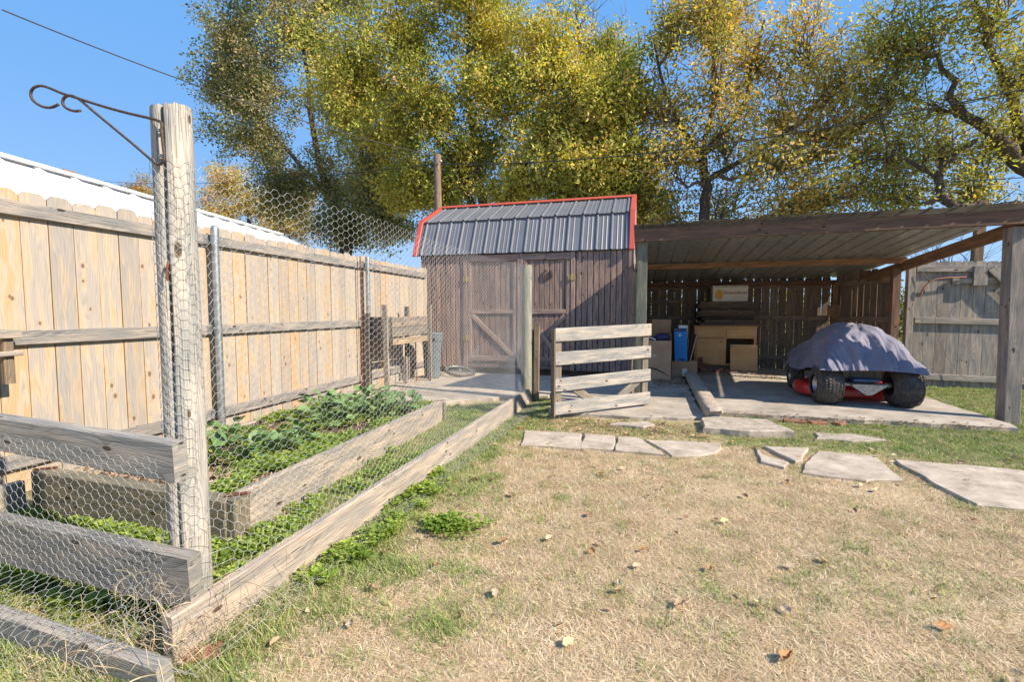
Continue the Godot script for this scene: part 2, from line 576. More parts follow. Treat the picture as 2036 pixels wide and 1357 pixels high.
func build_ground() -> void:
	var xs := []
	var zs := []
	for a in [-150.0, -80.0, -45.0, -25.0, -15.0, -10.0, -7.0, -5.0, -4.0]: xs.append(a)
	for i in 190: xs.append(-3.7 + i * 0.05)
	for a in [6.0, 6.6, 7.5, 9.0, 12.0, 18.0, 30.0, 50.0, 90.0, 150.0]: xs.append(a)
	for a in [60.0, 30.0, 15.0, 8.0, 4.0, 2.0, 1.0, 0.3]: zs.append(a)
	for i in 170: zs.append(-0.1 - i * 0.05)
	for a in [-8.8, -9.5, -11.0, -14.0, -18.0, -25.0, -40.0, -70.0, -150.0]: zs.append(a)
	var b := MB.new()
	var nz := fnl(62, 0.8, 3)
	var dry := Color(0.60, 0.455, 0.29)
	var grn := Color(0.16, 0.19, 0.06)
	b.grid(zs.size(), xs.size(), func(i, j): return Vector3(xs[j], (nz.get_noise_2d(xs[j], zs[i]) - 0.35) * 0.018, zs[i]), 1, 1, true)
	for k in b.v.size():
		var p := b.v[k]
		b.c[k] = dry.lerp(grn, 0.85 * greenness(p.x, p.z))
	var g := part(self, "ground", b.done(), M.ground)
	g.set_meta("kind", "structure")

# a flat slab from an outline in plan (x, z), with uneven edges and a chamfered rim
func slab_mesh(pts: Array, y0: float, y1: float, wobble: float, sd: int) -> ArrayMesh:
	var nz := fnl(sd, 1.0, 2)
	var o := []
	for i in pts.size():
		var a: Vector2 = pts[i]
		var c: Vector2 = pts[(i + 1) % pts.size()]
		var k := maxi(1, int(a.distance_to(c) / 0.07))
		for s in k:
			var p := a.lerp(c, float(s) / k)
			o.append(p + Vector2(nz.get_noise_2d(p.x * 2.2, p.y * 2.2), nz.get_noise_2d(p.x * 2.2 + 40, p.y * 2.2)) * wobble * 1.3)
	var poly := PackedVector2Array(o)
	if not Geometry2D.is_polygon_clockwise(poly):
		poly.reverse()
	var b := MB.new()
	var ids := Geometry2D.triangulate_polygon(poly)
	var inner := Geometry2D.offset_polygon(poly, -0.008)
	if inner.size() == 1 and inner[0].size() > 3:
		ids = Geometry2D.triangulate_polygon(inner[0])
	else:
		inner = [poly]
	var top: PackedVector2Array = inner[0]
	for k in range(0, ids.size(), 3):
		var q := [top[ids[k]], top[ids[k + 1]], top[ids[k + 2]]]
		var p := []
		for e in q: p.append(Vector3(e.x, y1, e.y))
		if (p[1] - p[0]).cross(p[2] - p[0]).y < 0:
			p = [p[0], p[2], p[1]]
		b.tri(p[0], p[1], p[2])
	var m := poly.size()
	for k in m:
		var a := poly[k]
		var c := poly[(k + 1) % m]
		var q := [Vector3(a.x, y0, a.y), Vector3(c.x, y0, c.y), Vector3(c.x, y1 - 0.008, c.y), Vector3(a.x, y1 - 0.008, a.y)]
		var nn: Vector3 = (q[2] - q[0]).cross(q[3] - q[1])
		var mid := (a + c) / 2
		if Geometry2D.is_point_in_polygon(mid + Vector2(nn.x, nn.z).normalized() * 0.01, poly):
			q.reverse()
		b.quad(q[0], q[1], q[2], q[3])
	# rim between the side and the top
	if top != poly:
		for k in top.size():
			var a := top[k]
			var c := top[(k + 1) % top.size()]
			var nn := Vector2(c.y - a.y, a.x - c.x).normalized() * 0.0085
			if Geometry2D.is_point_in_polygon((a + c) / 2 + nn, top):
				nn = -nn
			var q := [Vector3(a.x, y1, a.y), Vector3(c.x, y1, c.y), Vector3(c.x + nn.x, y1 - 0.009, c.y + nn.y), Vector3(a.x + nn.x, y1 - 0.009, a.y + nn.y)]
			if (q[2] - q[0]).cross(q[3] - q[1]).y < 0:
				q.reverse()
			b.quad(q[0], q[1], q[2], q[3])
	return b.done()

func build_paving() -> void:
	# carport floor
	var s := part(self, "carport_slab", slab_mesh([Vector2(0.80, -5.44), Vector2(3.42, -5.42), Vector2(3.47, -7.0), Vector2(3.52, -9.9), Vector2(0.80, -9.9)], -0.15, 0.05, 0.03, 71), M.concrete)
	s.set_meta("kind", "structure")
	var s2 := part(self, "yard_slab", slab_mesh([Vector2(-0.95, -5.0), Vector2(0.66, -5.12), Vector2(0.66, -9.9), Vector2(-0.1, -9.9), Vector2(-0.1, -7.82), Vector2(-1.1, -7.82), Vector2(-1.02, -6.1)], -0.15, 0.035, 0.05, 72), M.concrete)
	s2.set_meta("kind", "structure")
	var s3 := part(self, "garden_slab", slab_mesh([Vector2(-3.6, -5.15), Vector2(-2.3, -5.13), Vector2(-1.52, -5.85), Vector2(-1.12, -5.95), Vector2(-1.12, -7.82), Vector2(-3.6, -7.82)], -0.15, 0.045, 0.04, 73), M.paver)
	s3.set_meta("kind", "structure")
	# concrete beam along the left side of the carport floor
	var kb := thing("concrete_kerb", "long broken concrete kerb beam lying along the left side of the carport floor", "kerb", Vector3(0.76, 0, -5.2))
	var b := MB.new()
	var nz := fnl(74, 5.0, 3)
	b.grid(40, 17, func(i, j):
		var t: float = i / 39.0
		var a: float = TAU * j / 16.0 + PI / 4
		var r: float = 1.0 / maxf(absf(cos(a)), absf(sin(a)))
		var x: float = cos(a) * minf(r, 1.28) * 0.085
		var y: float = sin(a) * minf(r, 1.28) * 0.065
		var e: float = 0.82 + 0.3 * nz.get_noise_1d(j * 2.0) if i == 0 else 1.0
		var z: float = lerpf(-5.12, -8.2, t)
		var q: float = nz.get_noise_3d(x * 20, y * 20, z * 4) * (0.012 if i > 1 else 0.04)
		return Vector3(lerpf(0.735, 0.80, t) + x * e + q, 0.072 + y * e + q * 0.5, z + (nz.get_noise_1d(j * 3.0) * 0.06 if i == 0 else 0.0)), 1, 1, false)
	part(kb, "beam", b.done(), M.rough_concrete)
	var b2 := MB.new()
	for k in 16:
		b2.tri(b.v[0].lerp(b.v[8], 0.5) + Vector3(0, 0, -0.02), b.v[k + 1], b.v[k])
	part(kb, "broken_end", b2.done(), M.rough_concrete)
	# concrete pieces in the turf in front of the carport
	var ch := thing("concrete_chunk", "wide rough concrete slab piece sunk in the grass in front of the kerb", "concrete", Vector3(0.95, 0, -4.85))
	part(ch, "slab", slab_mesh([Vector2(0.56, -4.62), Vector2(0.60, -5.05), Vector2(0.75, -5.13), Vector2(1.20, -5.12), Vector2(1.29, -4.9), Vector2(1.34, -4.66), Vector2(0.95, -4.58)], -0.1, 0.062, 0.03, 75), M.rough_concrete)
	var ch2 := thing("concrete_chunk", "small crumbled concrete piece among dead leaves in front of the slat gate", "concrete", Vector3(-0.05, 0, -4.7))
	part(ch2, "slab", slab_mesh([Vector2(-0.30, -4.63), Vector2(-0.22, -4.75), Vector2(0.08, -4.82), Vector2(0.17, -4.70), Vector2(0.05, -4.60)], -0.1, 0.035, 0.05, 76), M.rough_concrete)
	var ch3 := thing("concrete_chunk", "low concrete patch in the turf right of the wide concrete piece", "concrete", Vector3(1.75, 0, -4.75))
	part(ch3, "slab", slab_mesh([Vector2(1.45, -4.62), Vector2(1.50, -4.82), Vector2(1.86, -4.86), Vector2(2.05, -4.72), Vector2(1.75, -4.60)], -0.1, 0.022, 0.06, 77), M.rough_concrete)
	# path of broken flagstones across the lawn
	var path := structure("path", Vector3(0.5, 0, -4))
	var stones := [
		[Vector2(-0.95, -3.77), Vector2(-1.02, -4.26), Vector2(-0.50, -4.27), Vector2(-0.47, -3.80)],
		[Vector2(-0.455, -3.80), Vector2(-0.485, -4.27), Vector2(-0.205, -4.25), Vector2(-0.205, -3.82)],
		[Vector2(-0.18, -3.82), Vector2(-0.185, -4.245), Vector2(0.0, -4.23), Vector2(0.20, -3.79)],
		[Vector2(0.235, -3.79), Vector2(0.04, -4.22), Vector2(0.66, -4.24), Vector2(0.60, -3.95), Vector2(0.45, -3.83)],
		[Vector2(0.90, -4.22), Vector2(0.93, -3.98), Vector2(1.08, -3.83), Vector2(0.98, -3.70), Vector2(0.86, -3.80)],
		[Vector2(0.98, -4.24), Vector2(1.33, -4.28), Vector2(1.19, -3.90), Vector2(1.12, -3.87)],
		[Vector2(1.38, -4.23), Vector2(1.76, -4.21), Vector2(1.69, -3.64), Vector2(1.45, -3.56), Vector2(1.08, -3.64), Vector2(1.17, -3.80)],
		[Vector2(1.86, -4.14), Vector2(2.62, -4.08), Vector2(3.4, -4.0), Vector2(3.3, -3.2), Vector2(2.2, -3.28), Vector2(1.89, -3.26), Vector2(1.84, -3.66)]]
	for i in stones.size():
		part(path, "paving_stone", slab_mesh(stones[i], -0.06, 0.016 + 0.003 * (i % 3), 0.025, 80 + i), M.paver)

func picket_mesh(wd: float, h: float, t: float, ear: float, colm: int, c: Color, v0 := 0.0) -> ArrayMesh:
	var b := MB.new()
	b.col = c
	var o := PackedVector2Array([Vector2(-wd / 2, 0), Vector2(wd / 2, 0), Vector2(wd / 2, h - ear), Vector2(wd / 2 - ear, h), Vector2(-wd / 2 + ear, h), Vector2(-wd / 2, h - ear)])
	# u spans one eighth of the picture, v the height
	b.prism(o, t, Transform3D.IDENTITY, 0.12 / wd, -1.0 / 1.83, colm / 8.0 + 0.0625, v0)
	return b.done()

func build_left_fence() -> void:
	var x := -3.69
	var f := thing("privacy_fence", "tall honey and grey cedar plank fence on galvanized posts behind the garden", "fence", Vector3(x, 0, -4))
	var grey := Color(0.40, 0.365, 0.34)
	var z := -0.9
	var k := 0
	while z > -7.74:
		var wd := 0.1385 + rng.randf_range(-0.002, 0.002)
		var h := 1.872 + rng.randf_range(-0.012, 0.02)
		var p := part(f, "picket", picket_mesh(wd, h, 0.017, 0.028, rng.randi() % 8, tone(Color(1, 1, 1), 0.17), rng.randf() * 0.3), M.cedar,
			Transform3D(Basis(Vector3(0, 1, 0), PI / 2) * Basis(Vector3(0, 0, 1), rng.randf_range(-0.004, 0.004)), Vector3(x - 0.0285 + rng.randf_range(-0.003, 0.002), 0.0 + rng.randf_range(-0.01, 0.012), z - wd / 2)))
		z -= wd + rng.randf_range(0.003, 0.008)
		k += 1
	var posts := [-0.95, -3.36, -5.76]
	for y in [0.205, 0.965, 1.755]:
		for seg in [[-0.9, -5.72], [-5.74, -7.72]]:
			beam(f, "rail", Vector3(x, y + (0.004 if seg[0] < -3 else 0.0), seg[0]), Vector3(x, y, seg[1]), 0.089, 0.038, grey)
	for pz in posts:
		var b := MB.new()
		b.tube([Vector3(0, -0.3, 0), Vector3(0, 1.835, 0)], [0.03, 0.03], 16, false)
		b.lathe(PackedVector2Array([Vector2(0.034, 1.78), Vector2(0.034, 1.845), Vector2(0.031, 1.862), Vector2(0.02, 1.876), Vector2(0.0, 1.88)]), 16)
		var mp := part(f, "metal_post", b.done(), M.galv, Transform3D(Basis.IDENTITY, Vector3(x + 0.075, 0, pz)))
		for y in [0.205, 0.965, 1.755]:
			var c := MB.new()
			c.board(0.12, 0.075, 0.003, 0, 0, 0.001)
			part(mp, "bracket", c.done(), M.galv, frame(Vector3(x + 0.0225, y, pz - 0.06), Vector3(x + 0.0225, y, pz + 0.06)))
			var d := MB.new()
			d.lathe(PackedVector2Array([Vector2(0.0325, -0.03), Vector2(0.034, -0.03), Vector2(0.034, 0.03), Vector2(0.0325, 0.03)]), 16)
			part(mp, "band", d.done(), M.galv, Transform3D(Basis.IDENTITY, Vector3(x + 0.075, y, pz)))
	# small slatted wooden rack fixed against the planks at the frame's left
	var r := thing("wooden_rack", "small weathered slatted rack hung on the plank fence beside the left frame edge", "rack", Vector3(-3.6, 0.5, -1.7))
	for pz in [-1.90, -1.55]:
		beam(r, "upright", Vector3(-3.61, 0.70, pz), Vector3(-3.61, 1.02, pz), 0.05, 0.04, Color(0.33, 0.25, 0.18), Vector3(0, 0, 1))
	for y in [0.995, 0.88]:
		beam(r, "slat", Vector3(-3.57, y, -1.95), Vector3(-3.57, y, -1.30), 0.05 if y > 0.9 else 0.03, 0.02, Color(0.46, 0.41, 0.36))

func build_neighbour() -> void:
	var o := Vector3(-5.0, 0, -3.0)
	var dir := Vector3(-0.18, 0, -0.983).normalized()
	var out := Vector3(-0.983, 0, 0.18).normalized()
	var h := thing("neighbour_house", "low neighbouring building with white metal roof and red trim behind the plank fence", "building", o)
	var e0 := Vector3(-4.35, 1.84, -3.1) - dir * 5.0
	var e1 := Vector3(-4.35, 1.84, -3.1) + dir * 5.55
	var r0 := Vector3(-6.66, 2.76, -3.55) - dir * 4.5
	var r1 := Vector3(-6.66, 2.76, -3.55) + dir * 5.2
	var b := MB.new()
	# roof sheet with standing ribs, front slope and back slope
	var seg := 24
	for s in 2:
		for i in seg:
			var a0 := e0.lerp(e1, float(i) / seg)
			var a1 := e0.lerp(e1, float(i + 1) / seg)
			var c0 := r0.lerp(r1, float(i) / seg)
			var c1 := r0.lerp(r1, float(i + 1) / seg)
			if s == 1:
				a0 += out * 4.7; a1 += out * 4.7
				b.quad(a1, a0, c0, c1)
			else:
				b.quad(a0, a1, c1, c0)
	part(h, "roof", b.done(), M.white_metal)
	for i in seg + 1:
		var p := e0.lerp(e1, float(i) / seg) + Vector3(0, 0.012, 0)
		var q := r0.lerp(r1, float(i) / seg) + Vector3(0, 0.012, 0)
		beam(h, "roof_rib", p, q, 0.03, 0.04, Color(0.82, 0.82, 0.82), Vector3.UP, M.white_metal, 0.0)
	beam(h, "ridge_cap", r0 + Vector3(0, 0.03, 0), r1 + Vector3(0, 0.03, 0), 0.03, 0.22, Color(0.8, 0.8, 0.8), Vector3.UP, M.white_metal, 0.0)
	beam(h, "fascia", e0 + Vector3(0.0, -0.08, 0) - out * 0.01, e1 + Vector3(0.0, -0.08, 0) - out * 0.01, 0.15, 0.02, Color(1, 1, 1), Vector3.UP, M.red_trim, 0.0)
	var mid := (e0 + e1) / 2 + out * 2.35
	var w := MB.new()
	w.board((e1 - e0).length() - 0.5, 1.9, 4.0, 0, 0, 0.01)
	part(h, "wall", w.done(), M.white, frame(mid + Vector3(0, -1.02, 0) - dir * 3, mid + Vector3(0, -1.02, 0) + dir * 3))
	beam(h, "chimney", Vector3(-8.55, 2.2, -5.35), Vector3(-8.55, 3.28, -5.35), 0.16, 0.16, Color(1, 1, 1), Vector3(0, 0, 1), M.brick, 0.0)

# one ribbed roof sheet: local x along the eave, local y up the slope, ribs along y; returns the profile as a mesh
func ribbed(width: float, length: float, pitch: float, rib: float, minor: bool, phase := 0.0) -> ArrayMesh:
	var prof := []
	var x := 0.0
	prof.append(Vector2(0, 0))
	var k := phase
	while k < width:
		if k > 0.03 and k < width - 0.03:
			prof.append_array([Vector2(k - 0.022, 0), Vector2(k - 0.008, rib), Vector2(k + 0.008, rib), Vector2(k + 0.022, 0)])
		if minor:
			for s in [0.36, 0.64]:
				var m: float = k + pitch * s
				if m < width - 0.03 and m > 0.03:
					prof.append_array([Vector2(m - 0.014, 0), Vector2(m - 0.006, rib * 0.22), Vector2(m + 0.006, rib * 0.22), Vector2(m + 0.014, 0)])
		k += pitch
	prof.append(Vector2(width, 0))
	var b := MB.new()
	for i in prof.size() - 1:
		var p: Vector2 = prof[i]
		var q: Vector2 = prof[i + 1]
		b.quad(Vector3(p.x, 0, p.y), Vector3(q.x, 0, q.y), Vector3(q.x, length, q.y), Vector3(p.x, length, p.y))
	return b.done()

func slope_frame(at: Vector3, along: Vector3, up: Vector3) -> Transform3D:
	return Transform3D(Basis(along.normalized(), up.normalized(), along.cross(up).normalized()), at)

func build_shed() -> void:
	var x0 := -3.855
	var x1 := -0.12
	var zf := -7.9
	var zb := -10.3
	var s := thing("garden_shed", "weathered brown plank barn shed with grey ribbed gambrel roof and red trim", "shed", Vector3(-2, 0, -9))
	var brown := Color(0.46, 0.325, 0.27)
	# front siding: boards one by one, leaving the two door openings
	var x := x0
	var pitch := 0.0934
	while x < x1 - 0.02:
		var c := x + pitch / 2
		var wd := pitch - 0.012
		if c > -3.0 and c < -1.08:
			x += pitch
			continue
		var y0 := 0.13 if c > -3.0 else 0.13
		beam(s, "siding_board", Vector3(c, y0, zf), Vector3(c, 2.17, zf), wd, 0.016, brown, Vector3(1, 0, 0), null, 0.16)
		x += pitch
	# right and left sides, back
	var z := zf - 0.06
	while z > zb:
		beam(s, "side_board", Vector3(x1 - 0.012, 0.12, z), Vector3(x1 - 0.012, 2.2, z), 0.19, 0.016, brown, Vector3(0, 0, 1), null, 0.12)
		beam(s, "side_board", Vector3(x0 + 0.012, 0.12, z), Vector3(x0 + 0.012, 2.2, z), 0.19, 0.016, brown, Vector3(0, 0, 1), null, 0.12)
		z -= 0.2
	var w := MB.new()
	w.board(x1 - x0 - 0.1, 2.05, 0.03, 0, 0, 0.004)
	w.col = brown
	part(s, "back_wall", w.done(), M.wood, frame(Vector3(x0 + 0.05, 1.15, zb), Vector3(x1 - 0.05, 1.15, zb)))
	var bk := MB.new()
	bk.col = Color(0.24, 0.175, 0.14)
	bk.board(x1 - x0 - 0.06, 1.98, 0.012, 0, 0, 0.002)
	part(s, "sheathing", bk.done(), M.wood, frame(Vector3(x0 + 0.03, 1.16, zf - 0.022), Vector3(x1 - 0.03, 1.16, zf - 0.022)))
	for yy in [0.07]:
		beam(s, "skid", Vector3(x0 + 0.05, yy, zf - 0.16), Vector3(x1 - 0.05, yy, zf - 0.16), 0.1, 0.1, Color(0.22, 0.165, 0.13))
	# corner boards and the trim round the doors
	beam(s, "corner_board", Vector3(x1 - 0.05, 0.13, zf + 0.02), Vector3(x1 - 0.05, 2.15, zf + 0.02), 0.09, 0.018, brown, Vector3(1, 0, 0))
	for cx in [-3.005, -2.035, -1.985, -1.105]:
		var wd := 0.072 if cx < -2.5 or cx > -1.5 else 0.046
		beam(s, "door_jamb", Vector3(cx, 0.13, zf + 0.008), Vector3(cx, 2.12, zf + 0.008), wd, 0.03, brown * 1.15, Vector3(1, 0, 0))
	beam(s, "door_header", Vector3(-2.965, 2.05, zf + 0.006), Vector3(-2.06, 2.05, zf + 0.006), 0.11, 0.026, brown * 1.1)
	beam(s, "door_header", Vector3(-1.96, 2.05, zf + 0.006), Vector3(-1.145, 2.05, zf + 0.006), 0.11, 0.026, brown * 1.1)
	beam(s, "door_sill", Vector3(-2.965, 0.165, zf + 0.002), Vector3(-1.145, 0.165, zf + 0.002), 0.06, 0.03, brown * 0.8)
	for d in 2:
		var a := -2.962 if d == 0 else -1.955
		var e := -2.064 if d == 0 else -1.148
		var door := Node3D.new()
		door.name = "door"
		s.add_child(door, true)
		door.position = Vector3((a + e) / 2, 0.2, zf) - s.position
		var n := 9
		for i in n:
			var c := lerpf(a + 0.012, e - 0.012, (i + 0.5) / n)
			beam(door, "plank", Vector3(c, 0.21, zf - 0.008), Vector3(c, 1.985, zf - 0.008), (e - a) / n - 0.012, 0.014, brown, Vector3(1, 0, 0), null, 0.15)
		beam(door, "middle_rail", Vector3(a + 0.05, 1.12, zf + 0.008), Vector3(e - 0.05, 1.12, zf + 0.008), 0.075, 0.018, brown * 1.15)
		beam(door, "bottom_rail", Vector3(a + 0.05, 0.30, zf + 0.008), Vector3(e - 0.05, 0.30, zf + 0.008), 0.085, 0.018, brown * 1.15)
		for q in [a + 0.035, e - 0.035]:
			beam(door, "stile", Vector3(q, 0.22, zf + 0.008), Vector3(q, 1.985, zf + 0.008), 0.06, 0.018, brown * 1.1, Vector3(1, 0, 0))
		var lo := Vector3(e - 0.08, 0.36, zf + 0.010) if d == 0 else Vector3(a + 0.08, 0.36, zf + 0.010)
		var hi := Vector3(a + 0.08, 1.06, zf + 0.010) if d == 0 else Vector3(e - 0.08, 1.06, zf + 0.010)
		beam(door, "brace", lo, hi, 0.075, 0.018, brown * 1.2)
		if d == 1:
			beam(door, "brace", Vector3(a + 0.30, 0.80, zf + 0.026), Vector3(e - 0.25, 0.42, zf + 0.026), 0.075, 0.018, brown * 1.2)
		for hy in [1.69, 0.66]:
			var hx := a - 0.02 if d == 0 else e + 0.025
			var hm := MB.new()
			hm.board(0.13, 0.09, 0.006, 0, 0, 0.002)
			hm.tube([Vector3(0.0, -0.055, 0.006), Vector3(0.0, 0.055, 0.006)], [0.008, 0.008], 8)
			part(door, "hinge", hm.done(), M.brass, Transform3D(Basis.IDENTITY, Vector3(hx, hy, zf + 0.028)))
	# roof: lower and upper slopes, front and back, each sheet a part
	var rx0 := -3.96
	var rx1 := -0.13
	var eave := Vector3(0, 2.125, -7.845)
	var brk := Vector3(0, 2.745, -8.15)
	var ridge := Vector3(0, 3.20, -9.1)
	var sheets := 4
	var sw := (rx1 - rx0) / sheets
	for i in sheets:
		var ax := rx0 + i * sw
		for side in 2:
			var m := Vector3(1, 1, 1)
			var e := eave
			var q := brk
			var rg := ridge
			var along := Vector3(1, 0, 0)
			var at := ax
			if side == 1:
				e.z = -18.2 - e.z
				q.z = -18.2 - q.z
				along = Vector3(-1, 0, 0)
				at = ax + sw
			var lo := ribbed(sw, e.distance_to(q) + 0.03, sw / 4.0, 0.022, true, sw / 8.0)
			part(s, "roof_sheet", lo, M.roof_grey, slope_frame(Vector3(at, e.y, e.z), along, q - e))
			var up := ribbed(sw, q.distance_to(rg), sw / 4.0, 0.022, true, sw / 8.0)
			part(s, "roof_sheet", up, M.roof_grey, slope_frame(Vector3(at, q.y - 0.005, q.z) + (q - rg).normalized() * 0.03 + Vector3(0, 0.03, 0), along, rg - q))
	# decking under the sheets, and gable ends
	for side in 2:
		var e := eave
		var q := brk
		if side == 1:
			e.z = -18.2 - e.z
			q.z = -18.2 - q.z
		var inz := -0.02 if side == 0 else 0.02
		var d1 := MB.new()
		d1.col = Color(0.12, 0.09, 0.07)
		d1.board(rx1 - rx0 - 0.04, e.distance_to(q), 0.012, 0, 0, 0.002)
		var f1 := frame(Vector3(rx0 + 0.02, 0, 0), Vector3(rx1 - 0.02, 0, 0), (q - e).normalized())
		f1.origin = Vector3((rx0 + rx1) / 2, (e.y + q.y) / 2 - 0.012, (e.z + q.z) / 2 + inz)
		part(s, "roof_deck", d1.done(), M.wood, f1)
		var d2 := MB.new()
		d2.col = Color(0.12, 0.09, 0.07)
		d2.board(rx1 - rx0 - 0.04, q.distance_to(ridge), 0.012, 0, 0, 0.002)
		var f2 := frame(Vector3(rx0 + 0.02, 0, 0), Vector3(rx1 - 0.02, 0, 0), (ridge - q).normalized())
		f2.origin = Vector3((rx0 + rx1) / 2, (q.y + ridge.y) / 2 - 0.02, (q.z + ridge.z) / 2 + inz * 0.3)
		part(s, "roof_deck", d2.done(), M.wood, f2)
	for gx in [x0 + 0.012, x1 - 0.012]:
		var gm := MB.new()
		gm.col = brown
		var o := PackedVector2Array([Vector2(7.92, 2.16), Vector2(10.28, 2.16), Vector2(9.98, 2.68), Vector2(9.1, 3.12), Vector2(8.22, 2.68)])
		gm.prism(o, 0.02, Transform3D(Basis(Vector3(0, 1, 0), PI / 2), Vector3(gx, 0, 0)), 4.0, 0.4)
		part(s, "gable", gm.done(), M.wood)
	# red trim: ridge cap and rake edges at both ends
	beam(s, "ridge_cap", ridge + Vector3(rx0, 0.035, 0.05), ridge + Vector3(rx1 + 0.01, 0.035, 0.05), 0.012, 0.16, Color(1, 1, 1), Vector3(0, 1, 0.45), M.red_trim, 0.0)
	for ex in [rx0 + 0.005, rx1 - 0.03]:
		for side in 2:
			var sg := 1.0 if side == 0 else -1.0
			var fz := func(p: Vector3) -> Vector3: return Vector3(ex, p.y, p.z if sg > 0 else -18.2 - p.z)
			var up1 := Vector3(0, 0.44, 0.9 * sg)
			var up2 := Vector3(0, 0.9, 0.44 * sg)
			beam(s, "rake_trim", fz.call(eave + Vector3(0, -0.01, 0.02)), fz.call(brk + Vector3(0, 0.03, 0.025)), 0.035, 0.085, Color(1, 1, 1), up1, M.red_trim, 0.0)
			beam(s, "rake_trim", fz.call(brk + Vector3(0, 0.03, 0.02)), fz.call(ridge + Vector3(0, 0.03, 0.02)), 0.035, 0.085, Color(1, 1, 1), up2, M.red_trim, 0.0)
	# horseshoe nailed to the right-hand door
	var hs := thing("horseshoe", "rusty horseshoe nailed open side up on the right shed door", "horseshoe", Vector3(-1.52, 1.7, zf + 0.01))
	var pts := []
	var rad := []
	for i in 15:
		var a := lerpf(-0.75 * PI - 0.25, 0.75 * PI - PI * 0.5 + 0.25 + PI * 0.5, i / 14.0)
		var an := -PI / 2 + (i / 14.0 - 0.5) * TAU * 0.82
		pts.append(Vector3(-1.52 + cos(an) * 0.068, 1.755 + sin(an) * 0.078, zf + 0.014))
		rad.append(0.011)
	var hb := MB.new()
	hb.tube(pts, rad, 6)
	part(hs, "shoe", hb.done(), M.iron)
	for i in [3, 6, 8, 11]:
		var nb := MB.new()
		nb.lathe(PackedVector2Array([Vector2(0.005, 0.0), Vector2(0.005, 0.012), Vector2(0.0, 0.014)]), 6)
		part(hs, "nail", nb.done(), M.rust, Transform3D(Basis(Vector3(1, 0, 0), PI / 2), pts[i] + Vector3(0, 0, 0.004)))

func build_carport() -> void:
	var c := thing("carport", "open lean-to carport with corrugated metal roof on rough timber beams and posts", "carport", Vector3(1.8, 0, -7.5))
	var dark := Color(0.23, 0.135, 0.09)
	var warm := Color(0.42, 0.235, 0.12)
	var greyp := Color(0.37, 0.33, 0.30)
	var greenp := Color(0.25, 0.26, 0.20)
	# roof sheets slope down to the back
	var f := Vector3(0, 2.115, -5.64)
	var bk := Vector3(0, 1.715, -10.02)
	var n := 6
	var wd := 3.78 / n
	for i in n:
		var at := Vector3(-0.10 + i * wd, f.y + (0.006 if i % 2 else 0.0) + i * 0.006, f.z + rng.randf_range(-0.012, 0.012))
		# local y runs down the slope to the back
		var m := ribbed(wd + 0.01, f.distance_to(bk), wd / 3.0, 0.02, false, wd / 6.0)
		var al := Vector3(1, 0, 0)
		part(c, "roof_sheet", m, M.roof_zinc, slope_frame(at, al, bk - f))
	# beams
	beam(c, "front_beam", Vector3(-0.09, 2.0, -5.72), Vector3(3.72, 2.035, -5.72), 0.14, 0.04, dark)
	beam(c, "front_beam", Vector3(-0.09, 2.0, -5.765), Vector3(3.70, 2.03, -5.765), 0.125, 0.04, dark * 0.9)
	beam(c, "middle_beam", Vector3(0.0, 1.838, -8.0), Vector3(3.62, 1.85, -8.0), 0.088, 0.038, warm)
	beam(c, "side_beam", Vector3(3.60, 1.97, -5.8), Vector3(3.60, 1.61, -9.9), 0.14, 0.038, warm * 0.85)
	beam(c, "side_beam", Vector3(0.02, 1.97, -5.8), Vector3(0.02, 1.61, -9.9), 0.14, 0.038, warm * 0.7)
	beam(c, "back_beam", Vector3(0.0, 1.65, -9.86), Vector3(3.6, 1.65, -9.86), 0.09, 0.038, dark)
	# posts
	beam(c, "post", Vector3(0.0, -0.05, -5.81), Vector3(0.0, 1.93, -5.81), 0.118, 0.09, greenp, Vector3(1, 0, 0))
	beam(c, "post", Vector3(3.585, -0.05, -5.87), Vector3(3.53, 1.95, -5.835), 0.13, 0.14, greyp, Vector3(1, 0, 0))
	beam(c, "post", Vector3(3.52, -0.05, -8.06), Vector3(3.52, 1.75, -8.06), 0.1, 0.1, dark * 1.3, Vector3(1, 0, 0))
	beam(c, "post", Vector3(3.36, -0.05, -9.80), Vector3(3.36, 1.64, -9.80), 0.09, 0.09, warm * 0.8, Vector3(1, 0, 0))
	beam(c, "post", Vector3(0.04, -0.05, -9.80), Vector3(0.04, 1.64, -9.80), 0.09, 0.09, dark, Vector3(1, 0, 0))
	beam(c, "gusset", Vector3(3.33, 1.02, -9.73), Vector3(3.33, 1.24, -9.73), 0.2, 0.018, warm * 0.9, Vector3(1, 0.15, 0))
	# thin sticks leaning in the gap between the shed and the front left post
	for i in 4:
		var st := thing("wooden_lath", ["thin pale lath standing upright in the gap between shed and carport post", "knobbly thin stick beside the shed corner under the carport", "short crooked stick leaning by the shed corner post", "narrow grey lath leaning behind the carport's front left post"][i], "lath", Vector3(-0.08, 0, -6.0 - i * 0.12))
		var px := -0.10 + 0.012 * i
		var pts := []
		var rr := []
		for k in 9:
			pts.append(Vector3(px + sin(k * 2.1 + i) * 0.008, 0.03 + k * (0.19 + 0.012 * i), -6.05 - i * 0.11 - k * 0.01))
			rr.append(0.012 + 0.004 * ((k + i) % 2))
		var sb := MB.new()
		sb.col = Color(0.36, 0.29, 0.2)
		sb.tube(pts, rr, 6)
		part(st, "stick", sb.done(), M.wood)

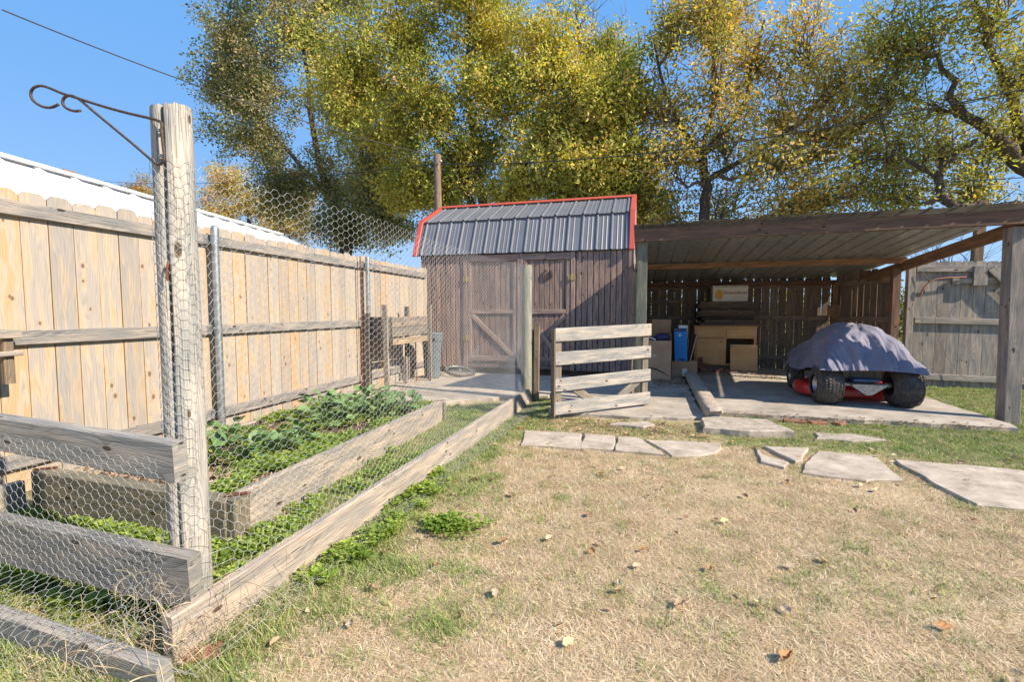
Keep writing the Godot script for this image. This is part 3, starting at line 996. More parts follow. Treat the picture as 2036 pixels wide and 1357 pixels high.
func build_back_fences() -> void:
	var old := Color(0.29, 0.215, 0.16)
	var f := thing("back_fence", "dark gappy plank fence closing the back of the carport", "fence", Vector3(1.8, 0, -9.95))
	var x := -0.1
	while x < 3.32:
		var wd := rng.randf_range(0.128, 0.142)
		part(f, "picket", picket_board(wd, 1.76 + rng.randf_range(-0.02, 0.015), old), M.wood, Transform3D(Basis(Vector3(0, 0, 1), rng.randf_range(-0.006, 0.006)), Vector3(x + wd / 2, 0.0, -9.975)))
		x += wd + (rng.randf_range(0.004, 0.013))
	for y in [0.25, 1.0, 1.60]:
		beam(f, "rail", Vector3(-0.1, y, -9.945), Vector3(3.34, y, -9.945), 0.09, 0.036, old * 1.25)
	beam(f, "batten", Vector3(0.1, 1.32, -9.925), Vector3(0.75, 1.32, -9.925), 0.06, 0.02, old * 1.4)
	# side piece running forward to the yard gate
	var g := thing("side_fence", "short brown plank fence running forward from the carport's back right corner", "fence", Vector3(3.6, 0, -9.2))
	var a := Vector3(3.42, 0, -9.9)
	var e := Vector3(3.80, 0, -8.5)
	var d := (e - a).normalized()
	var s := 0.0
	while s < a.distance_to(e) - 0.1:
		var wd := rng.randf_range(0.12, 0.142)
		var fr := frame(a, e)
		fr.origin = a + d * (s + wd / 2)
		part(g, "picket", picket_board(wd, 1.80 + rng.randf_range(-0.02, 0.02), old * 1.25), M.wood, fr)
		s += wd + rng.randf_range(0.003, 0.011)
	for y in [0.25, 1.0, 1.62]:
		beam(g, "rail", Vector3(a.x - 0.03, y, a.z), Vector3(e.x - 0.03, y, e.z), 0.085, 0.036, old * 1.5)
	# grey gate panel at the right
	var q := thing("yard_gate", "grey weathered plank gate panel with dog-eared tops right of the carport", "gate", Vector3(4.8, 0, -8.45))
	var pale := Color(0.46, 0.40, 0.335)
	x = 3.93
	while x < 6.6:
		var wd := rng.randf_range(0.135, 0.145)
		part(q, "picket", picket_board(wd, 1.86 - (x - 3.9) * 0.02 + rng.randf_range(-0.01, 0.012), pale), M.wood, Transform3D(Basis(Vector3(0, 0, 1), rng.randf_range(-0.004, 0.004)), Vector3(x + wd / 2, 0.0, -8.43)))
		x += wd + rng.randf_range(0.001, 0.006)
	for y in [0.145, 0.985, 1.745]:
		beam(q, "rail", Vector3(3.93, y + 0.012, -8.40), Vector3(6.6, y - 0.05, -8.40), 0.089, 0.036, pale * 1.12)
	beam(q, "gate_post", Vector3(3.865, -0.05, -8.42), Vector3(3.865, 1.80, -8.42), 0.09, 0.09, pale * 1.1, Vector3(1, 0, 0))
	beam(q, "latch_block", Vector3(4.685, 1.50, -8.365), Vector3(4.685, 1.775, -8.365), 0.165, 0.036, pale * 0.95, Vector3(1, 0, 0))
	beam(q, "latch_bar", Vector3(4.37, 1.565, -8.392), Vector3(5.05, 1.575, -8.392), 0.085, 0.02, pale)
	beam(q, "diagonal_brace", Vector3(4.80, 1.74, -8.355), Vector3(5.55, 0.90, -8.355), 0.10, 0.036, pale * 1.05)
	beam(q, "short_brace", Vector3(5.20, 1.12, -8.375), Vector3(4.93, 1.42, -8.375), 0.09, 0.02, pale * 1.2)
	var hk := thing("bent_rod", "thin bent copper-brown rod arching across the grey yard gate", "rod", Vector3(4.1, 1.4, -8.37))
	var hb := MB.new()
	hb.tube([Vector3(3.972, 1.34, -8.365), Vector3(3.985, 1.42, -8.355), Vector3(4.02, 1.50, -8.35), Vector3(4.08, 1.565, -8.35), Vector3(4.16, 1.60, -8.35), Vector3(4.30, 1.615, -8.35), Vector3(4.52, 1.62, -8.36)], [0.011, 0.011, 0.011, 0.011, 0.011, 0.011, 0.011], 8)
	part(hk, "rod", hb.done(), M.copper)
	var vn := thing("dry_vine", "thin dry vine trailing down the face of the grey yard gate", "vine", Vector3(4.2, 0, -8.36))
	var vb := MB.new()
	var pts := []
	var rr := []
	var src := [Vector3(3.97, 1.72, -8.35), Vector3(4.08, 1.55, -8.34), Vector3(4.10, 1.30, -8.34), Vector3(4.16, 1.02, -8.33), Vector3(4.20, 0.75, -8.34), Vector3(4.35, 0.45, -8.36), Vector3(4.5, 0.2, -8.34), Vector3(4.72, 0.03, -8.28)]
	for i in src.size():
		pts.append(src[i])
		rr.append(0.0035)
	vb.tube(pts, rr, 5)
	part(vn, "stem", vb.done(), M.bare_twig)
	# tall brown post behind the gate
	var tp := thing("timber_post", "tall brown square post rising behind the grey yard gate", "post", Vector3(4.72, 0, -8.62))
	beam(tp, "post", Vector3(4.70, -0.05, -8.62), Vector3(4.80, 2.75, -8.62), 0.115, 0.09, Color(0.30, 0.19, 0.11), Vector3(1, 0, 0))
	# wire hose end and dead weeds at the gate foot are grass stuff; distant shrubs show over the gate

func picket_board(wd: float, h: float, c: Color) -> ArrayMesh:
	var b := MB.new()
	b.col = tone(c, 0.16)
	var ear := 0.022
	var o := PackedVector2Array([Vector2(-wd / 2, 0), Vector2(wd / 2, 0), Vector2(wd / 2, h - ear), Vector2(wd / 2 - ear, h), Vector2(-wd / 2 + ear, h), Vector2(-wd / 2, h - ear)])
	b.prism(o, 0.016, Transform3D.IDENTITY, 4.0, 0.4, rng.randf(), rng.randf())
	return b.done()

# ---------------------------------------------------------------- trees
# a spray of leaves about half a metre across; leaf colours vary round the copy's colour
func spray(sd: int, count: int, reach: float, size: float, droop: float) -> MB:
	var r := RandomNumberGenerator.new()
	r.seed = sd
	var b := MB.new()
	for i in count:
		var d := Vector3(r.randfn(), r.randfn() * 0.7, r.randfn()).normalized()
		var p := d * reach * pow(r.randf(), 0.6)
		var ax := (d + Vector3(r.randfn(), r.randfn() - droop, r.randfn()) * 0.9).normalized()
		var side := ax.cross(Vector3(r.randfn(), r.randfn() + 0.6, r.randfn())).normalized()
		var l := size * r.randf_range(0.7, 1.25)
		var w := l * r.randf_range(0.42, 0.62)
		var k := r.randf_range(0.6, 1.4)
		var yl := r.randf_range(-0.12, 0.18)
		b.col = Color(k * (1.0 + yl), k, k * (1.0 - yl))
		var up := ax.cross(side)
		var tip := p + ax * l - up * l * 0.12
		var m := p + ax * l * 0.45
		var f := b.vert(p, up)
		b.vert(m + side * w * 0.5 + up * w * 0.16, up)
		b.vert(tip, up)
		b.vert(m - side * w * 0.5 + up * w * 0.16, up)
		b.ix.append_array(PackedInt32Array([f, f + 2, f + 1, f, f + 3, f + 2]))
	return b

func polyline_at(pts: Array, t: float) -> Vector3:
	var k := t * (pts.size() - 1)
	var i := mini(int(k), pts.size() - 2)
	return pts[i].lerp(pts[i + 1], k - i)

func curve_pts(p0: Vector3, p1: Vector3, n: int, sag: float, jit: float, r: RandomNumberGenerator) -> Array:
	var o := []
	for i in n + 1:
		var t := float(i) / n
		var p := p0.lerp(p1, t)
		p.y += sag * sin(PI * t)
		if i > 0 and i < n:
			p += Vector3(r.randfn(), r.randfn(), r.randfn()) * jit
		o.append(p)
	return o

# blobs: [x, y, z, rx, ry]; limbs: list of [points, r0, r1]
func tree(called: String, label: String, base: Vector3, limbs: Array, blobs: Array, subs: int, per: int, pal: Array, leaf: Array, sd: int, group := "", twigs := 0, zspread := 1.0) -> Node3D:
	var r := RandomNumberGenerator.new()
	r.seed = sd
	var t := thing(called, label, "tree", base, group)
	var tb := MB.new()
	for l in limbs:
		var pts: Array = l[0]
		var fine := []
		var rr := []
		var n := pts.size() * 3
		for i in n + 1:
			var q := float(i) / n
			fine.append(polyline_at(pts, q) + Vector3(r.randfn(), 0, r.randfn()) * l[1] * 0.18)
			rr.append(lerpf(l[1], l[2], q) * r.randf_range(0.93, 1.07))
		tb.tube(fine, rr, 9, false)
	part(t, "trunk", tb.done(), M.bark)
	var bb := MB.new()
	var ts := []
	var which := PackedInt32Array()
	var hue := PackedInt32Array()
	var palette := []
	for k in 10:
		palette.append((pal[0] as Color).lerp(pal[1], k / 9.0))
	for k in 4:
		palette.append(palette[3 + k].lerp(pal[2], 0.5 + 0.15 * k))
	var shade := fnl(sd, 0.35, 2)
	for bl in blobs:
		var c := Vector3(bl[0], bl[1], bl[2] + r.randf_range(-0.8, 0.8) * zspread)
		var rad := Vector3(bl[3], bl[4], bl[3] * 0.9 * zspread)
		# nearest place on the limbs, a little below the blob
		var best := Vector3.ZERO
		var bd := 1e9
		for l in limbs:
			for i in 13:
				var p := polyline_at(l[0], i / 12.0)
				var d := p.distance_to(c - Vector3(0, rad.y * 0.5, 0)) + maxf(0, p.y - c.y) * 2.0
				if d < bd:
					bd = d
					best = p
		var limb := curve_pts(best, c, 5, -0.1 * bd, 0.06, r)
		bb.tube(limb, [0.055, 0.048, 0.04, 0.033, 0.027, 0.02], 6, false)
		for k in subs:
			var a := polyline_at(limb, r.randf_range(0.35, 1.0))
			var d := Vector3(r.randfn(), r.randfn(), r.randfn()).normalized()
			var e := c + d * rad * r.randf_range(0.5, 1.32)
			var br := curve_pts(a, e, 4, 0.12, 0.07, r)
			bb.tube(br, [0.016, 0.013, 0.010, 0.008, 0.004], 4, false)
			for q in per:
				var w := polyline_at(br, pow(r.randf(), 0.65)) + Vector3(r.randfn(), r.randfn(), r.randfn()) * 0.13 * (1.0 + 0.3 * rad.x)
				var bs := Basis(Vector3(r.randfn(), r.randfn(), r.randfn()).normalized(), r.randf() * TAU).scaled(Vector3.ONE * r.randf_range(0.75, 1.25))
				ts.append(Transform3D(bs, w))
				which.append(r.randi() % 3)
				var mixk := clampf(0.5 + shade.get_noise_3d(w.x, w.y, w.z) * 1.1 + r.randf_range(-0.35, 0.35), 0, 1)
				hue.append(10 + r.randi() % 4 if r.randf() < pal[3] else int(round(mixk * 9.0)))
		for k in twigs:
			var a := polyline_at(limb, r.randf_range(0.4, 1.0)) + Vector3(r.randfn(), r.randfn(), r.randfn()) * 0.15
			var e := a + Vector3(r.randfn() * 0.35 + (a.x - best.x) * 0.25, r.randf_range(0.7, 1.7), r.randfn() * 0.3)
			var br := curve_pts(a, e, 5, 0.0, 0.05, r)
			bb.tube(br, [0.016, 0.013, 0.011, 0.009, 0.007, 0.004], 4, false)
			for q in 4:
				var s0 := polyline_at(br, r.randf_range(0.3, 0.95))
				var s1 := s0 + Vector3(r.randfn() * 0.22, r.randf_range(0.15, 0.55), r.randfn() * 0.2)
				bb.tube([s0, s0.lerp(s1, 0.5) + Vector3(r.randfn(), 0, r.randfn()) * 0.03, s1], [0.008, 0.006, 0.003], 3, false)
	part(t, "branches", bb.done(), M.bare_twig if twigs > 0 else M.twig)
	var shapes := []
	for k in 3:
		shapes.append(spray(sd * 3 + k, leaf[0], leaf[1], leaf[2], leaf[3]))
	baked(t, "crown", shapes, M.leaf, ts, which, hue, palette)
	return t

func build_trees() -> void:
	var b1 := [[-15.50, 12.27, -16.00, 1.60, 1.80], [-13.67, 10.30, -16.00, 2.16, 2.16], [-16.24, 9.84, -16.00, 1.22, 1.63], [-14.72, 7.81, -16.00, 1.80, 1.30], [-12.45, 12.18, -16.00, 2.30, 1.91], [-10.78, 9.02, -16.00, 2.26, 2.45], [-13.83, 5.88, -16.00, 1.10, 1.10], [-11.75, 5.94, -16.00, 1.74, 1.55], [-9.36, 6.22, -15.00, 1.59, 1.59], [-10.90, 4.28, -16.00, 1.54, 0.96], [-8.60, 4.61, -15.00, 1.40, 1.23], [-13.98, 14.28, -16.00, 2.52, 1.75], [-10.88, 13.72, -16.00, 2.42, 1.67], [-16.55, 11.26, -16.00, 0.81, 1.42]]
	var b2 := [[-8.89, 8.84, -13.50, 1.42, 1.58], [-7.87, 6.74, -13.50, 1.72, 1.25], [-10.19, 8.28, -14.00, 0.84, 1.34], [-6.30, 9.22, -13.50, 1.65, 1.50], [-6.33, 7.18, -13.50, 1.67, 1.37], [-4.56, 9.25, -13.50, 1.75, 1.31], [-3.80, 7.61, -13.50, 1.73, 1.30], [-4.89, 5.87, -13.50, 1.64, 1.19], [-2.49, 8.13, -13.50, 1.41, 1.55], [-2.34, 6.20, -13.50, 1.56, 1.27], [-1.36, 6.64, -13.50, 1.11, 1.52], [-3.35, 4.74, -13.50, 1.60, 0.87], [-1.34, 4.88, -13.50, 1.26, 0.98], [-6.19, 4.93, -13.50, 1.38, 0.92], [-7.55, 5.10, -13.50, 1.10, 0.86], [-4.86, 10.83, -13.50, 2.18, 1.16], [-1.19, 4.04, -13.50, 1.12, 0.70], [-0.40, 5.07, -13.50, 0.82, 0.96], [-0.61, 6.43, -13.50, 0.82, 1.23], [-0.78, 7.78, -13.80, 0.76, 0.97], [-0.18, 3.98, -13.50, 0.82, 0.62]]
	var b3 := [[0.23, 6.27, -13.00, 1.16, 1.03], [0.62, 4.85, -13.00, 1.29, 1.03], [1.66, 6.60, -13.00, 1.25, 1.12], [1.92, 5.24, -13.00, 1.38, 1.00], [2.77, 7.17, -13.00, 1.09, 1.09], [3.25, 5.82, -13.00, 1.21, 0.97], [3.29, 4.52, -13.00, 1.22, 0.85], [4.19, 6.18, -13.00, 0.94, 0.94], [4.34, 4.90, -13.00, 1.07, 0.95], [2.31, 3.80, -13.00, 1.37, 0.62], [3.96, 3.64, -13.00, 0.96, 0.48], [0.40, 3.72, -13.00, 1.04, 0.65], [0.68, 7.82, -13.00, 1.01, 0.89], [1.95, 8.47, -13.00, 1.23, 0.86], [3.51, 7.42, -13.00, 0.95, 0.95], [-0.56, 5.08, -12.60, 0.90, 1.02], [-0.72, 6.44, -13.00, 0.72, 0.92], [4.93, 5.42, -13.00, 0.82, 0.93], [4.94, 3.93, -13.00, 0.82, 0.53], [1.39, 7.96, -13.00, 0.87, 0.75]]
	var b4 := [[5.06, 5.86, -12.00, 0.95, 0.95], [5.64, 6.69, -12.00, 1.03, 0.93], [6.57, 6.75, -12.00, 1.01, 0.91], [6.13, 5.53, -12.00, 1.13, 0.82], [6.87, 5.54, -12.00, 0.91, 0.91], [5.12, 4.62, -12.00, 0.96, 0.74], [6.00, 4.54, -12.00, 0.93, 0.62], [7.18, 4.43, -12.00, 0.81, 0.60], [5.34, 3.72, -12.00, 0.85, 0.48], [6.64, 3.68, -12.00, 1.03, 0.41], [4.71, 6.83, -12.00, 0.53, 0.74], [7.55, 6.23, -12.00, 0.89, 1.08], [6.02, 7.81, -12.00, 1.52, 0.81]]
	var b5 := [[-34.07, 11.88, -32.00, 1.87, 1.66], [-31.60, 10.09, -32.00, 3.28, 2.46], [-28.41, 9.70, -32.00, 2.41, 2.21], [-26.57, 8.03, -32.00, 1.79, 1.39], [-34.75, 8.84, -32.00, 1.89, 1.89], [-31.20, 7.65, -32.00, 3.70, 1.23], [-25.58, 9.54, -32.00, 0.87, 1.10]]
	var b6 := [[-42.86, 12.07, -32.00, 1.23, 1.10], [-44.68, 11.32, -32.00, 1.11, 0.89], [-41.21, 10.89, -32.00, 1.31, 0.87]]
	var grp := "trees beyond the fence"
	tree("oak_tree", "tall grey-green tree at the left behind the shed, crown reaching out of frame", Vector3(-10.8, 0, -16), [
		[[Vector3(-10.7, -0.2, -16), Vector3(-10.93, 3.04, -16.0), Vector3(-11.11, 4.57, -16.0), Vector3(-11.75, 5.75, -16.0), Vector3(-12.35, 8.26, -16.0), Vector3(-12.72, 12.11, -16.0)], 0.26, 0.06],
		[[Vector3(-10.8, 2.6, -16), Vector3(-10.57, 3.90, -15.5), Vector3(-9.90, 5.51, -15.5), Vector3(-9.86, 8.29, -15.5)], 0.17, 0.05],
		[[Vector3(-11.7, 5.6, -16), Vector3(-13.3, 7.2, -16.0), Vector3(-15.2, 9.3, -16.0)], 0.12, 0.04]], b1, 26, 8,
		[Color(0.20, 0.23, 0.095), Color(0.44, 0.42, 0.22), Color(0.52, 0.42, 0.28), 0.3], [34, 0.40, 0.115, 0.2], 101, grp)
	tree("elm_tree", "bright yellow-green tree with dense crown rising directly behind the shed", Vector3(-4.4, 0, -13.5), [
		[[Vector3(-4.35, -0.2, -13.5), Vector3(-4.50, 3.20, -13.5), Vector3(-4.58, 4.38, -13.5), Vector3(-4.89, 5.87, -13.5), Vector3(-5.04, 7.33, -13.5), Vector3(-5.02, 9.8, -13.5)], 0.20, 0.04],
		[[Vector3(-4.4, 2.9, -13.5), Vector3(-5.05, 4.63, -13.5), Vector3(-5.69, 5.94, -13.5), Vector3(-7.2, 8.0, -13.5)], 0.13, 0.04],
		[[Vector3(-4.45, 3.0, -13.5), Vector3(-3.6, 4.8, -13.3), Vector3(-2.7, 6.4, -13.4), Vector3(-2.3, 8.4, -13.5)], 0.12, 0.04]], b2, 28, 9,
		[Color(0.30, 0.33, 0.07), Color(0.68, 0.62, 0.15), Color(0.68, 0.49, 0.17), 0.16], [32, 0.34, 0.105, 0.5], 102, grp)
	tree("elm_tree", "thin yellowing tree with bare twigs at the top behind the carport's left half", Vector3(1.6, 0, -13), [
		[[Vector3(1.62, -0.2, -13), Vector3(1.58, 2.39, -13.0), Vector3(1.56, 3.40, -13.0), Vector3(1.48, 4.28, -13.0), Vector3(1.40, 5.16, -13.0)], 0.17, 0.10],
		[[Vector3(1.40, 5.03, -13.0), Vector3(0.85, 5.83, -13.0), Vector3(0.46, 6.74, -13.0), Vector3(0.19, 8.01, -13.0)], 0.085, 0.025],
		[[Vector3(1.40, 5.03, -13.0), Vector3(1.91, 5.54, -13.0), Vector3(2.35, 6.16, -13.0), Vector3(2.44, 6.98, -13.0), Vector3(2.74, 8.11, -13.0)], 0.095, 0.025],
		[[Vector3(1.5, 4.4, -13.0), Vector3(2.6, 5.0, -13.0), Vector3(3.6, 5.6, -13.0), Vector3(4.3, 6.6, -13.0)], 0.08, 0.025],
		[[Vector3(1.40, 5.16, -13.0), Vector3(1.66, 6.36, -13.0), Vector3(1.63, 7.57, -13.0), Vector3(1.71, 8.98, -13.0)], 0.07, 0.02]], b3, 19, 4,
		[Color(0.31, 0.31, 0.075), Color(0.68, 0.56, 0.16), Color(0.68, 0.44, 0.17), 0.24], [24, 0.32, 0.098, 0.4], 103, grp, 9)
	tree("elm_tree", "big yellow-green tree with thick dark crooked limbs at the right frame edge", Vector3(8.0, 0, -12), [
		[[Vector3(8.3, -0.2, -12), Vector3(8.1, 1.5, -12), Vector3(7.97, 3.00, -12.0), Vector3(7.53, 3.91, -12.0), Vector3(6.93, 4.46, -12.0), Vector3(6.67, 4.76, -12.0), Vector3(6.13, 5.43, -12.0), Vector3(5.74, 6.38, -12.0)], 0.26, 0.04],
		[[Vector3(7.97, 2.8, -12.0), Vector3(7.37, 3.24, -12.0), Vector3(6.75, 3.20, -12.0), Vector3(6.24, 3.28, -12.0), Vector3(5.97, 3.47, -12.0), Vector3(5.90, 3.94, -12.0), Vector3(6.02, 4.23, -12.0), Vector3(6.51, 4.59, -12.0)], 0.13, 0.05],
		[[Vector3(7.53, 3.91, -12.0), Vector3(7.05, 5.33, -12.0), Vector3(6.58, 6.56, -12.0), Vector3(6.36, 7.56, -12.0)], 0.11, 0.03],
		[[Vector3(5.92, 3.9, -12.0), Vector3(5.5, 4.2, -12.0), Vector3(5.0, 4.5, -12.0), Vector3(4.8, 5.4, -12.0)], 0.05, 0.02]], b4, 20, 4,
		[Color(0.26, 0.31, 0.075), Color(0.64, 0.58, 0.15), Color(0.70, 0.53, 0.15), 0.2], [24, 0.30, 0.088, 0.3], 104, grp, 3)
	tree("maple_tree", "small distant golden-olive tree seen over the plank fence behind the round post", Vector3(-31, 0, -32), [
		[[Vector3(-31, -0.2, -32), Vector3(-31, 5, -32), Vector3(-30.8, 9, -32), Vector3(-31, 12, -32)], 0.3, 0.08]], b5, 16, 14,
		[Color(0.36, 0.33, 0.10), Color(0.62, 0.48, 0.17), Color(0.62, 0.32, 0.18), 0.2], [26, 0.6, 0.16, 0.2], 105, grp)
	tree("maple_tree", "far small orange-tinged treetop just above the white roof left of the round post", Vector3(-43, 0, -32), [
		[[Vector3(-43, -0.2, -32), Vector3(-43, 6, -32), Vector3(-42.8, 11, -32)], 0.25, 0.08]], b6, 10, 10,
		[Color(0.28, 0.24, 0.07), Color(0.52, 0.36, 0.12), Color(0.5, 0.25, 0.12), 0.2], [22, 0.5, 0.15, 0.2], 106, grp, 3)
	# shrubs behind the carport's back fence and the yard gate
	var sl := ["leafy shrub glimpsed through the back fence gaps behind the cardboard boxes", "leafy shrub glimpsed through the back fence gaps behind the cabinet", "leafy shrub glimpsed through the back fence gaps above the mower", "leafy shrub glimpsed through the gap beside the yard gate post"]
	for i in 4:
		var sx: float = [0.5, 1.8, 3.2, 4.9][i]
		tree("leafy_shrub", sl[i], Vector3(sx, 0, -11.3), [[[Vector3(sx, -0.1, -11.3), Vector3(sx + 0.05, 0.5, -11.3), Vector3(sx, 1.1, -11.3)], 0.04, 0.02]], [[sx - 0.35, 0.6, -11.3, 0.6, 0.55], [sx + 0.35, 0.9, -11.2, 0.6, 0.6], [sx, 1.25, -11.4, 0.6, 0.45]], 9, 6,
			[Color(0.12, 0.16, 0.035), Color(0.34, 0.33, 0.08), Color(0.4, 0.28, 0.1), 0.15], [26, 0.24, 0.07, 0.2], 210 + i, "shrubs behind the back fence", 0, 0.5)
	# leafless treetops
	bare_tree("leafless thin twiggy treetop between the two yellow trees above the shed roof", Vector3(-2.05, 0, -18), [Vector3(-2.1, -0.2, -18), Vector3(-2.10, 6.0, -18), Vector3(-2.10, 9.94, -18.0), Vector3(-2.39, 11.40, -18.0), Vector3(-2.59, 12.9, -18.0)], 0.16, 34, 1.9, 8.6, 107, grp)
	bare_tree("distant leafless dark treetop above the white roof at the left frame edge", Vector3(-44.5, 0, -25), [Vector3(-44.5, -0.2, -25), Vector3(-44.6, 6.0, -25), Vector3(-44.2, 11.0, -25.0)], 0.25, 14, 2.2, 8.5, 108, grp)
	bare_tree("low leafless shrubby tree seen over the grey yard gate under the carport beam", Vector3(6.6, 0, -12.5), [Vector3(6.6, -0.2, -12.5), Vector3(6.5, 1.2, -12.5), Vector3(6.4, 2.0, -12.5)], 0.07, 26, 1.3, 0.8, 109, grp)

func bare_tree(label: String, base: Vector3, trunk: Array, r0: float, n: int, reach: float, from_y: float, sd: int, group: String) -> void:
	var r := RandomNumberGenerator.new()
	r.seed = sd
	var t := thing("bare_tree", label, "tree", base, group)
	var tb := MB.new()
	var rr := []
	for i in trunk.size():
		rr.append(lerpf(r0, r0 * 0.12, float(i) / (trunk.size() - 1)))
	tb.tube(trunk, rr, 8, false)
	part(t, "trunk", tb.done(), M.bark)
	var bb := MB.new()
	for k in n:
		var a := polyline_at(trunk, r.randf())
		while a.y < from_y:
			a = polyline_at(trunk, r.randf())
		var e := a + Vector3(r.randfn() * 0.5, r.randf_range(0.4, 1.0), r.randfn() * 0.4) * reach
		var br := curve_pts(a, e, 6, 0.05, 0.06 * reach, r)
		var w := r0 * 0.16
		bb.tube(br, [w, w * 0.85, w * 0.7, w * 0.55, w * 0.4, w * 0.3, w * 0.15], 4, false)
		for q in 7:
			var s0 := polyline_at(br, r.randf_range(0.2, 0.97))
			var s1 := s0 + Vector3(r.randfn() * 0.25, r.randf_range(0.05, 0.4), r.randfn() * 0.2) * reach
			bb.tube([s0, s0.lerp(s1, 0.5) + Vector3(r.randfn(), r.randfn(), r.randfn()) * 0.04 * reach, s1], [w * 0.4, w * 0.3, w * 0.12], 3, false)
	part(t, "branches", bb.done(), M.bare_twig)

func build_poles() -> void:
	var p := thing("utility_pole", "brown wooden utility pole standing among the leaves left of the shed roof", "pole", Vector3(-5.33, 0, -12))
	var b := MB.new()
	b.col = Color(0.36, 0.25, 0.18)
	b.tube([Vector3(-5.33, -0.3, -12), Vector3(-5.34, 3, -12), Vector3(-5.35, 5.32, -12)], [0.12, 0.11, 0.095], 14)
	part(p, "pole", b.done(), M.wood)
	var ib := MB.new()
	ib.tube([Vector3(-5.24, 5.1, -11.9), Vector3(-5.16, 5.1, -11.82)], [0.02, 0.02], 8)
	part(p, "wire_clamp", ib.done(), M.galv)
	for w in [["black service wire falling from the upper left corner to the utility pole", Vector3(-10.2, 6.07, -5.6), Vector3(-5.35, 5.28, -12.0), 0.22, 0.011],
			["black wire running level from the utility pole far off to the left", Vector3(-33.0, 9.3, -22.3), Vector3(-5.35, 5.08, -12.0), 0.35, 0.011],
			["thick grey cable rising from the utility pole to the right frame edge", Vector3(-5.35, 5.08, -12.0), Vector3(9.0, 5.15, -9.4), 0.55, 0.012],
			["thin grey wire crossing level behind the trees above the carport roof", Vector3(-1.5, 4.55, -13.6), Vector3(9.0, 3.55, -10.6), 0.2, 0.008]]:
		var o := thing("overhead_wire", w[0], "wire", (w[1] + w[2]) / 2, "overhead wires")
		var pts := []
		var rr := []
		for i in 33:
			var t := i / 32.0
			var q: Vector3 = (w[1] as Vector3).lerp(w[2], t)
			q.y -= w[3] * 4.0 * t * (1.0 - t)
			pts.append(q)
			rr.append(w[4])
		var wb := MB.new()
		wb.tube(pts, rr, 6, false)
		part(o, "cable", wb.done(), M.cable)

# ---------------------------------------------------------------- garden
func leaf_mesh(sd: int) -> ArrayMesh:
	# a broad round leaflet with a raised rim, 1 m long before scaling
	var r := RandomNumberGenerator.new()
	r.seed = sd
	var b := MB.new()
	var n := 8
	var rim := []
	for i in n + 1:
		var a := PI * 2 * i / n
		rim.append(Vector3(0.5 - 0.5 * cos(a), 0.06 + 0.10 * absf(sin(a)) - 0.1 * pow(0.5 - 0.5 * cos(a), 2.0) + r.randf_range(-0.03, 0.03), 0.42 * sin(a)))
	for i in n:
		b.tri(Vector3(0.5, 0.0, 0), rim[i + 1], rim[i])
	return b.done()

